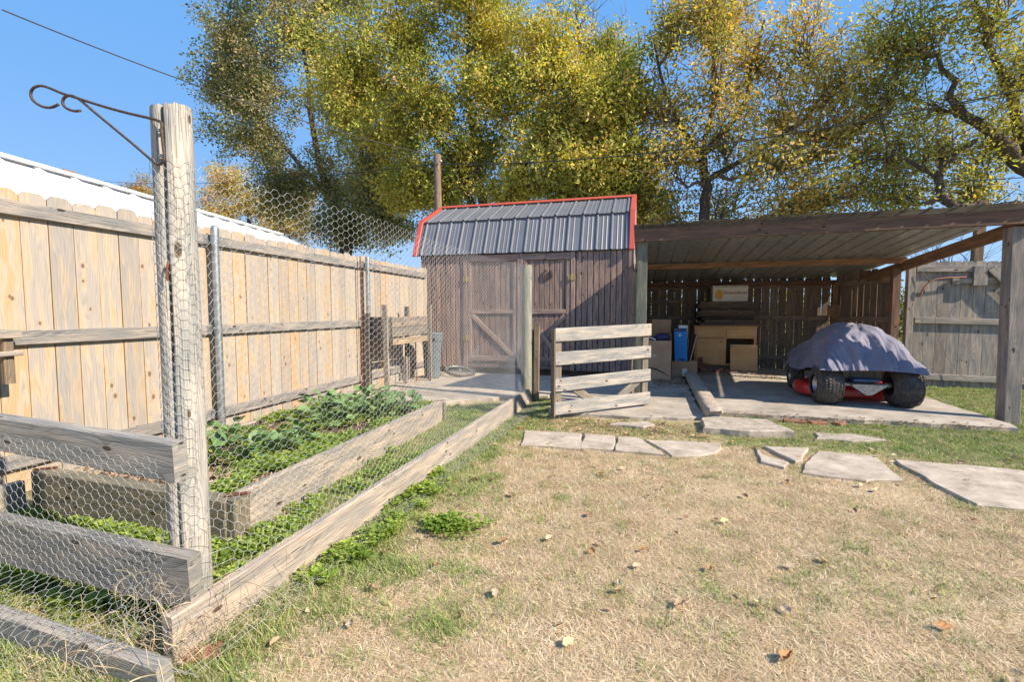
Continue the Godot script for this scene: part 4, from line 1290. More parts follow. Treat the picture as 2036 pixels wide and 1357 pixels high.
func build_garden() -> void:
	var bed := thing("raised_bed", "long raised garden bed of pale weathered boards with green plants", "garden bed", Vector3(-2.6, 0, -3.1))
	var pale := Color(0.55, 0.47, 0.385)
	var moss := Color(0.30, 0.265, 0.19)
	beam(bed, "side_board", Vector3(-1.925, 0.115, -1.86), Vector3(-1.965, 0.105, -4.42), 0.235, 0.042, pale, Vector3.UP, null, 0.02)
	beam(bed, "side_board", Vector3(-3.24, 0.055, -1.87), Vector3(-3.44, 0.055, -5.2), 0.18, 0.042, pale)
	beam(bed, "side_board", Vector3(-3.40, 0.04, -2.2), Vector3(-3.54, 0.04, -5.2), 0.15, 0.04, Color(0.42, 0.36, 0.3))
	beam(bed, "end_board", Vector3(-3.24, 0.13, -1.815), Vector3(-1.90, 0.11, -1.80), 0.23, 0.085, moss, Vector3.UP, null, 0.02)
	beam(bed, "end_post", Vector3(-1.885, -0.05, -1.82), Vector3(-1.885, 0.225, -1.82), 0.06, 0.10, moss * 0.8, Vector3(1, 0, 0))
	beam(bed, "end_board", Vector3(-3.44, 0.10, -4.46), Vector3(-1.92, 0.10, -4.44), 0.19, 0.042, moss * 1.1)
	beam(bed, "side_board", Vector3(-3.29, 0.09, -1.0), Vector3(-3.29, 0.10, -1.76), 0.19, 0.045, Color(0.50, 0.42, 0.33))
	for p in [Vector3(-1.90, 0.232, -1.84), Vector3(-3.2, 0.252, -1.82), Vector3(-1.955, 0.223, -4.40)]:
		var sb := MB.new()
		sb.board(0.11, 0.03, 0.003, 0, 0, 0.001)
		part(bed, "corner_strap", sb.done(), M.rust, Transform3D(Basis(Vector3(0, 1, 0), 0.7) * Basis(Vector3(1, 0, 0), PI / 2), p))
	var soil := MB.new()
	var nz := fnl(91, 3.0, 3)
	soil.grid(40, 24, func(i, j):
		var t: float = i / 39.0
		var x: float = lerpf(lerpf(-3.22, -3.38, t), lerpf(-1.945, -1.985, t), j / 23.0)
		var z: float = lerpf(-1.855, -4.44, t)
		return Vector3(x, lerpf(0.125, 0.165, j / 23.0) + nz.get_noise_2d(x, z) * 0.03, z), 1, 1, true)
	part(bed, "soil", soil.done(), M.soil)
	# clover and chickweed: uncountable ground cover
	var lm := MB.new()
	var r := RandomNumberGenerator.new()
	r.seed = 92
	for i in 11:
		var a := r.randf() * TAU
		var d := r.randf_range(0.0, 0.035)
		var p := Vector3(cos(a) * d, r.randf_range(0.008, 0.035), sin(a) * d)
		var ax := Vector3(cos(a + r.randfn()), r.randf_range(0.1, 0.7), sin(a + r.randfn())).normalized()
		var sd := ax.cross(Vector3.UP).normalized()
		var l := r.randf_range(0.014, 0.026)
		lm.col = Color(1, 1, 1) * r.randf_range(0.75, 1.25)
		var m := p + ax * l * 0.5
		var up := sd.cross(ax)
		lm.tri(p, m + sd * l * 0.5 + up * 0.003, p + ax * l)
		lm.tri(p, p + ax * l, m - sd * l * 0.5 + up * 0.003)
	var ts := []
	var cs := []
	var which := PackedInt32Array()
	var hue := PackedInt32Array()
	var clover_tones := []
	for k in 12:
		clover_tones.append(Color(0.19, 0.30, 0.04).lerp(Color(0.40, 0.50, 0.09), (k % 6) / 5.0) * (0.8 + 0.25 * int(k / 6)))
	var gaps := fnl(93, 2.2, 3)
	var tries := 0
	while ts.size() < 7200 and tries < 60000:
		tries += 1
		var x := 0.0
		var z := 0.0
		var y := 0.0
		var pick := r.randf()
		if pick < 0.62:
			x = r.randf_range(-3.34, -1.99); z = r.randf_range(-4.42, -1.88); y = lerpf(0.125, 0.165, (x + 3.3) / 1.35)
			if gaps.get_noise_2d(x, z) < -0.03 + r.randf_range(-0.15, 0.1): continue
			if z > -2.15 and x < -2.2: continue
		elif pick < 0.82:
			x = r.randf_range(-3.25, -1.75); z = r.randf_range(-1.74, -1.22)
			if gaps.get_noise_2d(x * 1.5, z * 1.5) < -0.2: continue
		elif pick < 0.91:
			x = r.randf_range(-1.9, -1.5); z = -1.35 - 2.0 * pow(r.randf(), 1.8)
			if gaps.get_noise_2d(x * 1.7 + 5, z * 1.7) < 0.02: continue
		elif pick < 0.948:
			x = r.randf_range(-1.37, -1.18) ; z = r.randf_range(-3.0, -1.6)
			if gaps.get_noise_2d(x * 2.2, z * 2.2) < 0.05: continue
		elif pick < 0.956:
			x = -0.94 + r.randfn() * 0.07; z = -2.21 + r.randfn() * 0.04
		else:
			x = r.randf_range(-3.4, -1.5); z = r.randf_range(-5.1, -4.5)
			if gaps.get_noise_2d(x * 2.0, z * 2.0) < 0.0: continue
		var k := r.randf_range(0.55, 1.5)
		ts.append(Transform3D(Basis(Vector3(0, 1, 0), r.randf() * TAU).scaled(Vector3.ONE * k), Vector3(x, y, z)))
		which.append(0)
		hue.append(r.randi() % 12)
	var cl := baked(self, "clover", [lm], M.leaf, ts, which, hue, clover_tones)
	cl.set_meta("label", "low bright green clover and chickweed covering the garden bed")
	cl.set_meta("category", "ground cover")
	# broad-leaved plants in the bed
	var kinds := [leaf_mesh(1), leaf_mesh(2), leaf_mesh(3)]
	var spots := [Vector3(-2.45, 0, -2.45), Vector3(-2.38, 0, -2.62), Vector3(-2.36, 0, -2.82), Vector3(-2.92, 0, -2.77), Vector3(-2.82, 0, -3.69), Vector3(-2.71, 0, -3.84), Vector3(-2.67, 0, -4.1), Vector3(-2.47, 0, -4.16), Vector3(-2.18, 0, -3.99), Vector3(-2.43, 0, -3.59), Vector3(-2.26, 0, -3.73), Vector3(-2.51, 0, -3.37)]
	var labels := ["broad-leaved plant nearest the round post in the garden bed", "broad-leaved plant with upright leaves second nearest the round post", "small broad-leaved plant in the middle of the garden bed's near group", "leafy plant beside the left bed board near the round post", "leafy plant at the left end of the bed's far dense patch", "leafy plant second from the left in the bed's far dense patch", "leafy plant in the middle of the far dense patch", "leafy plant right of the middle in the far dense patch", "leafy plant at the right end of the far dense patch", "leafy plant at the front of the far dense patch", "leafy plant at the front right of the far dense patch", "leafy plant at the front left of the far dense patch"]
	for i in spots.size():
		var c: Vector3 = spots[i]
		c.y = 0.15
		var pl := thing("leafy_plant", labels[i], "plant", c, "broad-leaved plants in the garden bed")
		var lc := Color(0.10, 0.185, 0.055).lerp(Color(0.17, 0.26, 0.08), r.randf())
		var mm := mat(lc, 0.5)
		mm.backlight_enabled = true
		mm.backlight = Color(0.22, 0.30, 0.12)
		var big := 1.0 if i < 4 else 1.15
		for k in (17 if i < 4 else 24):
			var a := k * 2.4 + r.randf() * 0.5
			var h := r.randf_range(0.05, 0.17) * big
			var d := r.randf_range(0.03, 0.15) * big
			var tip := c + Vector3(cos(a) * d, h, sin(a) * d)
			var bs := Basis(Vector3(0, 1, 0), -a + r.randf_range(-0.4, 0.4)) * Basis(Vector3(0, 0, 1), r.randf_range(-0.2, 0.95)) * Basis(Vector3(1, 0, 0), r.randf_range(-0.5, 0.5))
			var lf := part(pl, "leaf", kinds[k % 3], mm, Transform3D(bs.scaled_local(Vector3.ONE * r.randf_range(0.065, 0.105)), tip))
			var sb := MB.new()
			sb.tube([c, c.lerp(tip, 0.5) + Vector3(0, 0.02, 0), tip], [0.003, 0.0025, 0.002], 4, false)
			part(pl, "stalk", sb.done(), mm)
	# dead leaves and mulch scattered in the bed
	var mulch := MB.new()
	mulch.board(0.03, 0.008, 0.003, 0, 0, 0.001)
	ts = []
	cs = []
	for i in 900:
		var x := r.randf_range(-3.25, -2.0)
		var z := r.randf_range(-4.3, -1.9) if i % 2 else r.randf_range(-2.25, -1.88)
		ts.append(Transform3D(Basis(Vector3(r.randfn(), r.randfn() * 3, r.randfn()).normalized(), r.randf() * TAU).scaled(Vector3.ONE * r.randf_range(0.5, 1.4)), Vector3(x, 0.18 + r.randf() * 0.01, z)))
		cs.append(Color(0.36, 0.24, 0.14).lerp(Color(0.5, 0.36, 0.24), r.randf()) * r.randf_range(0.5, 1.1))
	var mu := copies(bed, "mulch", mulch.done(), M.tint, ts, cs)

# ---------------------------------------------------------------- wire mesh
func edge3(b: MB, p: Vector3, q: Vector3, r: float) -> void:
	var d := q - p
	if d.length_squared() < 1e-10:
		return
	d = d.normalized()
	var s := d.cross(Vector3.UP if absf(d.y) < 0.9 else Vector3.RIGHT).normalized()
	var u := d.cross(s)
	var first := b.v.size()
	for k in 3:
		var a := TAU * k / 3.0
		var nn := s * cos(a) + u * sin(a)
		b.vert(p + nn * r, nn)
		b.vert(q + nn * r, nn)
	for k in 3:
		var i := first + k * 2
		var j := first + ((k + 1) % 3) * 2
		b.ix.append_array(PackedInt32Array([i, i + 1, j, j, i + 1, j + 1]))

# hexagonal netting laid over a surface f(s, t): s metres along, t metres down from the top
func netting(f: Callable, len_s: float, len_t: float, r := 0.0007) -> ArrayMesh:
	var b := MB.new()
	var h := 0.036
	var a := 0.017
	var dx := 0.0305
	var cols := int(len_s / dx)
	var rows := int(len_t / h)
	for k in cols:
		var x := k * dx
		var off := (h / 2 if k % 2 else 0.0)
		for j in rows:
			var y := j * h + off
			var p: Vector3 = f.call(x - a / 2, y)
			var q: Vector3 = f.call(x + a / 2, y)
			edge3(b, p, q, r * 1.5)
			if k < cols - 1:
				if y + h / 2 <= len_t:
					edge3(b, q, f.call(x + dx - a / 2, y + h / 2), r)
				if y - h / 2 >= 0:
					edge3(b, q, f.call(x + dx - a / 2, y - h / 2), r)
	return b.done()

func build_garden_fence() -> void:
	var g := thing("garden_fence", "low garden fence of chicken wire on a round corner post and long weathered boards", "fence", Vector3(-1.635, 0, -1.36))
	# round corner post, split down one side
	var pc := Vector3(-1.635, 0, -1.36)
	var nz := fnl(95, 1.0, 3)
	var b := MB.new()
	b.col = Color(0.56, 0.53, 0.48)
	var crack := atan2(0.92, 0.34)
	var top_at := func(x: float, z: float) -> float: return 1.852 + (x * 0.10 - z * 0.12) + nz.get_noise_2d(x * 60, z * 60) * 0.007
	var rows := 60
	var cols := 73
	b.grid(rows, cols, func(i, j):
		var a: float = TAU * j / 72.0
		var k: float = wrapf(a - crack, -PI, PI)
		var y: float = lerpf(-0.2, 1.86, i / float(rows - 1))
		var wob: float = nz.get_noise_2d(3.0, y * 2.2) * 0.05
		var dpt: float = 0.030 * exp(-pow((k - wob) / 0.075, 2.0)) * (0.35 + 0.65 * smooth(0.3, 1.4, y)) + (0.010 if k > wob else 0.0) * (1.0 - smooth(0.0, 0.5, k - wob))
		dpt += 0.006 * smooth(0.80, 1.0, nz.get_noise_2d(sin(a) * 7.0, y * 0.5 + cos(a) * 5.0) + 0.35)
		var rr: float = 0.0665 + 0.0015 * nz.get_noise_2d(a * 3, y * 3) - dpt - 0.002 * y
		var p := Vector3(pc.x + cos(a) * rr, y, pc.z + sin(a) * rr)
		if i == rows - 1:
			p.y = top_at.call(p.x - pc.x, p.z - pc.z)
		return p, 0.0229, 0.0136, false)
	for k in b.uv.size():
		b.uv[k] = Vector2(b.uv[k].x, b.uv[k].y + 0.05)
	var cap := MB.new()
	cap.col = Color(0.40, 0.37, 0.33)
	var f0 := (rows - 1) * cols
	for j in cols - 1:
		var p0 := b.v[f0 + j]
		var p1 := b.v[f0 + j + 1]
		var m := Vector3(pc.x, top_at.call(0.0, 0.0), pc.z)
		cap.tri(m, p1, p0, Vector2(0.1, 0.1), Vector2(p1.x, p1.z) * 6, Vector2(p0.x, p0.z) * 6)
	var post := part(g, "corner_post", b.done(), M.wood)
	part(post, "end_grain", cap.done(), M.wood)
	# far round post and the square stake beside it
	b = MB.new()
	b.col = Color(0.42, 0.41, 0.30)
	b.tube([Vector3(-1.36, -0.1, -5.66), Vector3(-1.36, 0.8, -5.66), Vector3(-1.357, 1.69, -5.66)], [0.066, 0.065, 0.062], 18)
	part(g, "round_post", b.done(), M.wood)
	beam(g, "stake", Vector3(-1.245, -0.1, -5.70), Vector3(-1.235, 0.985, -5.70), 0.065, 0.045, Color(0.36, 0.26, 0.18), Vector3(1, 0, 0))
	beam(g, "stake", Vector3(-1.29, -0.1, -5.74), Vector3(-1.29, 0.9, -5.74), 0.03, 0.06, Color(0.2, 0.15, 0.11), Vector3(1, 0, 0))
	# boards
	var bleached := Color(0.57, 0.48, 0.40)
	var greyb := Color(0.43, 0.40, 0.36)
	beam(g, "long_board", Vector3(-1.432, 0.066, -1.10), Vector3(-1.312, 0.092, -5.62), 0.196, 0.042, bleached, Vector3.UP, null, 0.02)
	beam(g, "cross_board", Vector3(-3.6, 0.70, -1.26), Vector3(-1.475, 0.628, -1.205), 0.135, 0.05, greyb, Vector3(0, 1, 0.06))
	beam(g, "cross_board", Vector3(-3.6, 0.26, -1.24), Vector3(-1.425, 0.225, -1.20), 0.19, 0.05, greyb * 0.95, Vector3(0, 1, 0.06))
	beam(g, "cross_board", Vector3(-3.0, 0.03, -1.10), Vector3(-1.34, 0.02, -1.02), 0.15, 0.045, greyb * 1.1, Vector3(0, 1, 0.1))
	beam(g, "foot_block", Vector3(-1.42, -0.03, -1.13), Vector3(-1.33, -0.03, -1.20), 0.09, 0.07, Color(1, 1, 1), Vector3.UP, M.brick, 0.0)
	# netting from the corner post to the far post, flaring out over the lawn at the foot
	var wav := fnl(96, 1.3, 2)
	var wrap_r := 0.072
	var a0 := deg_to_rad(150.0)
	var arc := wrap_r * a0
	var run := 4.35
	var long_net := func(s: float, t: float) -> Vector3:
		var y := 1.66 - t
		var base := Vector3.ZERO
		if s < arc:
			var a := a0 - s / wrap_r
			base = Vector3(pc.x + cos(a) * wrap_r, 0, pc.z + sin(a) * wrap_r)
			var low := 1.0 - smooth(0.14, 0.34, y)
			base = base.lerp(Vector3(-1.40 - 0.25 * (1.0 - s / arc), 0, -1.07), low * 0.9)
		else:
			var q := (s - arc) / run
			var bx := lerpf(-1.42, -1.268, q)
			var leave := 1.0 - smooth(0.0, 0.25, q)
			var tx := pc.x + wrap_r
			var up := smooth(0.17, 0.42, y)
			base = Vector3(lerpf(bx, lerpf(bx, tx, leave), up), 0, lerpf(pc.z, -5.66, q))
			base.x += (0.02 + 0.05 * sin(q * PI)) * wav.get_noise_2d(s * 0.35, y * 0.5) * smooth(0.1, 0.6, y) * 1.2
			y -= 0.05 * sin(q * PI) * smooth(0.8, 1.66, y)
		if y < 0.015:
			var over := 0.015 - y
			base.x += over * 0.9
			base.z += over * 0.2
			y = 0.02 + 0.012 * wav.get_noise_2d(s * 6.0, over * 20.0) + over * 0.05
		base.y = y
		return base
	var net := part(g, "chicken_wire", netting(long_net, arc + run, 1.86), M.wire)
	tag(net, "tall chicken wire running from the corner post to the far round post")
	var low_net := func(s: float, t: float) -> Vector3:
		var y := 0.66 - t
		var z := -1.155 + 0.012 * wav.get_noise_2d(s * 2.0 + 20.0, y * 3.0)
		if y < 0.16:
			var k := clampf((0.16 - y) / 0.16, 0, 1)
			z = lerpf(z, -0.975, k)
			y = lerpf(0.16, 0.105, k)
			if 0.66 - t < 0.0:
				var over := -(0.66 - t)
				y = maxf(0.105 - over, 0.015)
				z = -0.965 + maxf(0.0, over - 0.09)
		return Vector3(-1.50 - s, y + 0.02 * wav.get_noise_1d(s * 1.5) , z)
	part(g, "chicken_wire", netting(low_net, 1.75, 0.80), M.wire)
	# slack netting fallen across the gap at the far end
	var slack := func(s: float, t: float) -> Vector3:
		var q := s / 2.0
		var topy := 0.95 - 0.75 * smooth(0.0, 0.75, q) + 0.25 * smooth(0.75, 1.0, q)
		var y := topy * (1.0 - t / 1.0)
		return Vector3(-1.40 - s * 0.93, maxf(0.05, y), -5.60 + 0.16 * (t) + 0.05 * wav.get_noise_2d(s * 2 + 50, t * 3))
	part(g, "chicken_wire", netting(slack, 2.0, 1.0), M.wire)
	var hg := thing("plant_hanger", "thin rusty scrolled iron plant hanger screwed to the round corner post", "hanger", Vector3(-1.6, 1.64, -1.29))
	var arm := [Vector3(-1.597,1.748,-1.290), Vector3(-1.596,1.772,-1.290), Vector3(-1.609,1.782,-1.290), Vector3(-1.644,1.794,-1.290), Vector3(-1.758,1.826,-1.290), Vector3(-1.875,1.863,-1.290), Vector3(-1.996,1.905,-1.290), Vector3(-2.058,1.926,-1.290), Vector3(-2.133,1.957,-1.290), Vector3(-2.172,1.967,-1.290), Vector3(-2.205,1.964,-1.290), Vector3(-2.222,1.949,-1.290), Vector3(-2.219,1.927,-1.290), Vector3(-2.196,1.906,-1.290), Vector3(-2.158,1.889,-1.290), Vector3(-2.119,1.883,-1.290), Vector3(-2.082,1.890,-1.290)]
	var low := [Vector3(-1.597,1.748,-1.290), Vector3(-1.594,1.698,-1.290), Vector3(-1.591,1.660,-1.290), Vector3(-1.601,1.642,-1.290), Vector3(-1.618,1.637,-1.290), Vector3(-1.640,1.647,-1.290), Vector3(-1.719,1.707,-1.290), Vector3(-1.809,1.773,-1.290), Vector3(-1.901,1.840,-1.290), Vector3(-1.972,1.893,-1.290), Vector3(-2.001,1.909,-1.290), Vector3(-2.025,1.915,-1.290), Vector3(-2.049,1.911,-1.290), Vector3(-2.060,1.896,-1.290), Vector3(-2.052,1.879,-1.290), Vector3(-2.030,1.866,-1.290), Vector3(-2.000,1.857,-1.290), Vector3(-1.974,1.856,-1.290)]
	for e in [[arm, "arm"], [low, "brace"]]:
		var hb := MB.new()
		var rr := []
		var bent := []
		var src: Array = e[0]
		for i in src.size() - 1:
			for k in 4:
				var a: Vector3 = src[maxi(i - 1, 0)]
				var z: Vector3 = src[mini(i + 2, src.size() - 1)]
				bent.append((src[i] as Vector3).cubic_interpolate(src[i + 1], a, z, k / 4.0))
				rr.append(0.0048)
		bent.append(src[-1])
		rr.append(0.0048)
		hb.tube(bent, rr, 8)
		part(hg, e[1], hb.done(), M.iron)
	for sp in [Vector3(-1.612, 1.752, -1.292), Vector3(-1.611, 1.667, -1.292)]:
		var sb := MB.new()
		sb.lathe(PackedVector2Array([Vector2(0.006, -0.012), Vector2(0.006, 0.0), Vector2(0.004, 0.004), Vector2(0.0, 0.005)]), 8)
		part(hg, "screw", sb.done(), M.galv, Transform3D(Basis(Vector3(1, 0, 0), PI / 2), sp))
	# rusty hook in the post's crack
	var nl := thing("rusty_nail", "short rusty bent nail sticking in the corner post's crack", "nail", Vector3(-1.60, 1.26, -1.29))
	var nb := MB.new()
	nb.tube([Vector3(-1.605, 1.30, -1.297), Vector3(-1.600, 1.27, -1.287), Vector3(-1.598, 1.235, -1.288)], [0.004, 0.004, 0.003], 6)
	part(nl, "shank", nb.done(), M.rust)
	# dry straw tangled in the wire at the foot of the corner post
	var st := []
	var cs := []
	var r := RandomNumberGenerator.new()
	r.seed = 97
	var blade := MB.new()
	for i in 5:
		var p0 := Vector3(i * 0.2, 0.25 * sin(i * 0.7), 0)
		var p1 := Vector3((i + 1) * 0.2, 0.25 * sin((i + 1) * 0.7), 0)
		blade.quad(p0 + Vector3(0, 0, 0.012), p1 + Vector3(0, 0, 0.011), p1 - Vector3(0, 0, 0.011), p0 - Vector3(0, 0, 0.012))
	for i in 620:
		var p := Vector3(-1.50 + r.randfn() * 0.09, absf(r.randfn()) * 0.12 + 0.01, -1.13 + r.randfn() * 0.07)
		if i % 3 == 0:
			p = Vector3(-1.62 + r.randfn() * 0.14, absf(r.randfn()) * 0.06 + 0.01, -1.02 + r.randfn() * 0.07)
		elif i % 3 == 1:
			p = Vector3(-1.36 + r.randfn() * 0.07, absf(r.randfn()) * 0.07 + 0.01, -1.25 + r.randfn() * 0.16)
		st.append(Transform3D(Basis(Vector3(r.randfn(), r.randfn() * 2, r.randfn()).normalized(), r.randf() * TAU).scaled(Vector3(1, 1, 0.42) * r.randf_range(0.04, 0.15)), p))
		cs.append(Color(0.50, 0.38, 0.22).lerp(Color(0.62, 0.50, 0.33), r.randf()) * r.randf_range(0.7, 1.1))
	var sw := copies(self, "dry_straw", blade.done(), M.grass, st, cs)
	sw.set_meta("label", "tangle of dry straw at the foot of the round corner post")
	sw.set_meta("category", "straw")

func build_gate() -> void:
	var g := thing("slat_gate", "pale four-slat wooden gate standing ajar in front of the shed", "gate", Vector3(-0.35, 0, -5.2))
	var p0 := Vector3(-0.845, 0, -4.785)
	var p1 := Vector3(0.108, 0, -5.63)
	var pale := Color(0.55, 0.51, 0.46)
	var nrm := (p1 - p0).normalized().cross(Vector3.UP) * -1.0
	if nrm.z < 0: nrm = -nrm
	var ys := [[0.885, 0.918], [0.638, 0.666], [0.364, 0.401], [0.119, 0.133]]
	for y in ys:
		beam(g, "slat", p0 + Vector3(0, y[0], 0), p1 + Vector3(0, y[1], 0), 0.138, 0.022, pale, Vector3.UP, null, 0.06)
	for t in [0.035, 0.955]:
		var q := p0.lerp(p1, t) - nrm * 0.032
		beam(g, "upright", q + Vector3(0, 0.05, 0), q + Vector3(0, 0.94 + 0.03 * t, 0), 0.085, 0.038, Color(0.33, 0.27, 0.21), p1 - p0)
	var bq := p0 - nrm * 0.016 - (p1 - p0).normalized() * 0.014
	beam(g, "edge_board", bq + Vector3(0, 0.04, 0), bq + Vector3(0, 0.945, 0), 0.022, 0.07, Color(0.27, 0.215, 0.165), p1 - p0)
	for s in [[0.15, 0.36, 0.42, 0.12], [0.90, 0.36, 0.62, 0.12]]:
		var a := p0.lerp(p1, s[0]) - nrm * 0.031 + Vector3(0, s[1], 0)
		var e := p0.lerp(p1, s[2]) - nrm * 0.031 + Vector3(0, s[3], 0)
		beam(g, "brace", a, e, 0.085, 0.034, Color(0.38, 0.32, 0.26))
	for y in ys:
		for t in [0.03, 0.055, 0.94, 0.965]:
			var nb := MB.new()
			nb.lathe(PackedVector2Array([Vector2(0.005, 0.0), Vector2(0.004, 0.003), Vector2(0.0, 0.0035)]), 6)
			var p := p0.lerp(p1, t) + Vector3(0, lerpf(y[0], y[1], t) + (0.035 if int(t * 1000) % 2 else -0.035), 0) + nrm * 0.0105
			part(g, "nail_head", nb.done(), M.iron, Transform3D(Basis(nrm.cross(Vector3.UP), nrm, Vector3.UP) if true else Basis.IDENTITY, p))

func build_planter() -> void:
	var o := thing("planter_box", "raised planter trough of dark weathered boards on tall stakes against the plank fence", "planter", Vector3(-3.4, 0, -6.0))
	var dark := Color(0.27, 0.225, 0.185)
	var pale := Color(0.47, 0.40, 0.33)
	# near end faces the camera, front side runs back along the yard
	beam(o, "end_board", Vector3(-3.62, 0.97, -5.74), Vector3(-3.27, 0.97, -5.70), 0.16, 0.03, dark)
	beam(o, "end_board", Vector3(-3.62, 0.81, -5.74), Vector3(-3.27, 0.81, -5.70), 0.15, 0.03, dark * 0.9)
	beam(o, "front_board", Vector3(-3.25, 0.98, -5.72), Vector3(-3.20, 0.985, -6.72), 0.14, 0.03, dark * 1.25)
	beam(o, "front_board", Vector3(-3.25, 0.84, -5.72), Vector3(-3.20, 0.845, -6.72), 0.13, 0.03, dark * 1.1)
	beam(o, "front_rail", Vector3(-3.235, 0.71, -5.72), Vector3(-3.20, 0.715, -6.72), 0.09, 0.03, Color(0.50, 0.38, 0.25))
	beam(o, "back_board", Vector3(-3.60, 0.90, -5.76), Vector3(-3.60, 0.90, -6.72), 0.28, 0.03, dark)
	beam(o, "far_board", Vector3(-3.60, 0.90, -6.72), Vector3(-3.2, 0.90, -6.74), 0.28, 0.03, dark)
	beam(o, "floor_board", Vector3(-3.42, 0.78, -5.75), Vector3(-3.42, 0.78, -6.72), 0.02, 0.34, dark)
	beam(o, "stake", Vector3(-3.29, 0.0, -5.665), Vector3(-3.31, 1.215, -5.665), 0.075, 0.04, pale, Vector3(1, 0, 0))
	beam(o, "stake", Vector3(-3.165, 0.0, -6.74), Vector3(-3.165, 1.23, -6.74), 0.06, 0.05, dark * 1.3, Vector3(1, 0, 0))
	beam(o, "stake", Vector3(-3.60, 0.0, -5.70), Vector3(-3.60, 1.10, -5.70), 0.08, 0.06, dark * 0.7, Vector3(1, 0, 0))
	beam(o, "stake", Vector3(-3.55, 0.0, -6.74), Vector3(-3.55, 1.2, -6.74), 0.07, 0.05, dark, Vector3(1, 0, 0))
	beam(o, "stake", Vector3(-3.38, 0.0, -6.35), Vector3(-3.38, 0.45, -6.35), 0.06, 0.04, dark * 1.5, Vector3(1, 0, 0))
	var rod := thing("rusty_rod", "tall thin rusty rod standing at the near corner of the planter", "rod", Vector3(-3.62, 0, -5.62))
	var rb := MB.new()
	rb.tube([Vector3(-3.62, 0, -5.60), Vector3(-3.62, 1.0, -5.60), Vector3(-3.625, 1.86, -5.60)], [0.009, 0.009, 0.009], 8)
	part(rod, "rod", rb.done(), M.rust)
	var rod2 := thing("rusty_rod", "short orange rusty rod standing under the planter", "rod", Vector3(-3.3, 0, -6.6))
	rb = MB.new()
	rb.tube([Vector3(-3.30, 0, -6.55), Vector3(-3.31, 0.68, -6.55)], [0.009, 0.009], 8)
	part(rod2, "rod", rb.done(), M.rust)
	# grey trash can
	var c := thing("trash_can", "grey ribbed plastic trash can behind the planter near the shed", "trash can", Vector3(-3.27, 0.045, -7.05))
	var b := MB.new()
	b.lathe(PackedVector2Array([Vector2(0.0, 0.0), Vector2(0.115, 0.0), Vector2(0.125, 0.02), Vector2(0.155, 0.60), Vector2(0.162, 0.62)]), 28)
	part(c, "body", b.done(), M.grey_plastic, Transform3D(Basis.IDENTITY, c.position))
	b = MB.new()
	b.lathe(PackedVector2Array([Vector2(0.160, 0.60), Vector2(0.172, 0.61), Vector2(0.172, 0.70), Vector2(0.178, 0.715), Vector2(0.178, 0.74), Vector2(0.165, 0.745), Vector2(0.155, 0.74), Vector2(0.15, 0.60)]), 28)
	part(c, "rim", b.done(), M.grey_plastic, Transform3D(Basis.IDENTITY, c.position))
	b = MB.new()
	b.tube([Vector3(-0.05, 0, 0), Vector3(-0.05, -0.05, 0.02), Vector3(0.05, -0.05, 0.02), Vector3(0.05, 0, 0)], [0.012, 0.012, 0.012, 0.012], 6)
	part(c, "handle", b.done(), M.black_plastic, Transform3D(Basis(Vector3(0, 1, 0), 0.35), c.position + Vector3(0.065, 0.66, 0.165)))
	# old tyre leaning by the shed door
	var ty := thing("old_tyre", "thin black bicycle tyre with spoked wheel lying tilted by the left shed door", "wheel", Vector3(-2.95, 0.06, -7.55))
	var tp := []
	var tr := []
	for i in 33:
		var a := TAU * i / 32.0
		tp.append(Vector3(cos(a) * 0.25, 0, sin(a) * 0.25))
		tr.append(0.024)
	var tx := Transform3D(Basis(Vector3(0, 1, 0), 0.5) * Basis(Vector3(1, 0, 0), 0.22) * Basis(Vector3(0, 0, 1), -0.10), Vector3(-2.95, 0.12, -7.45))
	b = MB.new()
	b.tube(tp, tr, 10, false)
	part(ty, "tyre", b.done(), M.rubber, tx)
	b = MB.new()
	var rp := []
	var r2 := []
	for i in 33:
		rp.append(tp[i] * 0.89)
		r2.append(0.010)
	b.tube(rp, r2, 6, false)
	part(ty, "rim", b.done(), M.galv, tx)
	b = MB.new()
	for i in 18:
		edge3(b, Vector3.ZERO, rp[int(i * 32 / 18.0)], 0.0018)
	b.tube([Vector3(0, -0.03, 0), Vector3(0, 0.03, 0)], [0.02, 0.02], 8)
	part(ty, "spokes", b.done(), M.galv, tx)

# ---------------------------------------------------------------- things under the carport
func crate(parent: Node3D, called: String, size: Vector3, m: Material, x: Transform3D, ch := 0.006) -> MeshInstance3D:
	var b := MB.new()
	b.board(size.x, size.y, size.z, 0, 0, ch)
	return part(parent, called, b.done(), m, x)

func text_mesh(t: String, h: float, font: String, depth := 0.002, bold := false) -> TextMesh:
	var tm := TextMesh.new()
	var sf := SystemFont.new()
	sf.font_names = PackedStringArray([font])
	if bold:
		sf.font_weight = 700
	tm.font = sf
	tm.text = t
	tm.font_size = 64
	tm.pixel_size = h / 64.0
	tm.depth = depth
	return tm

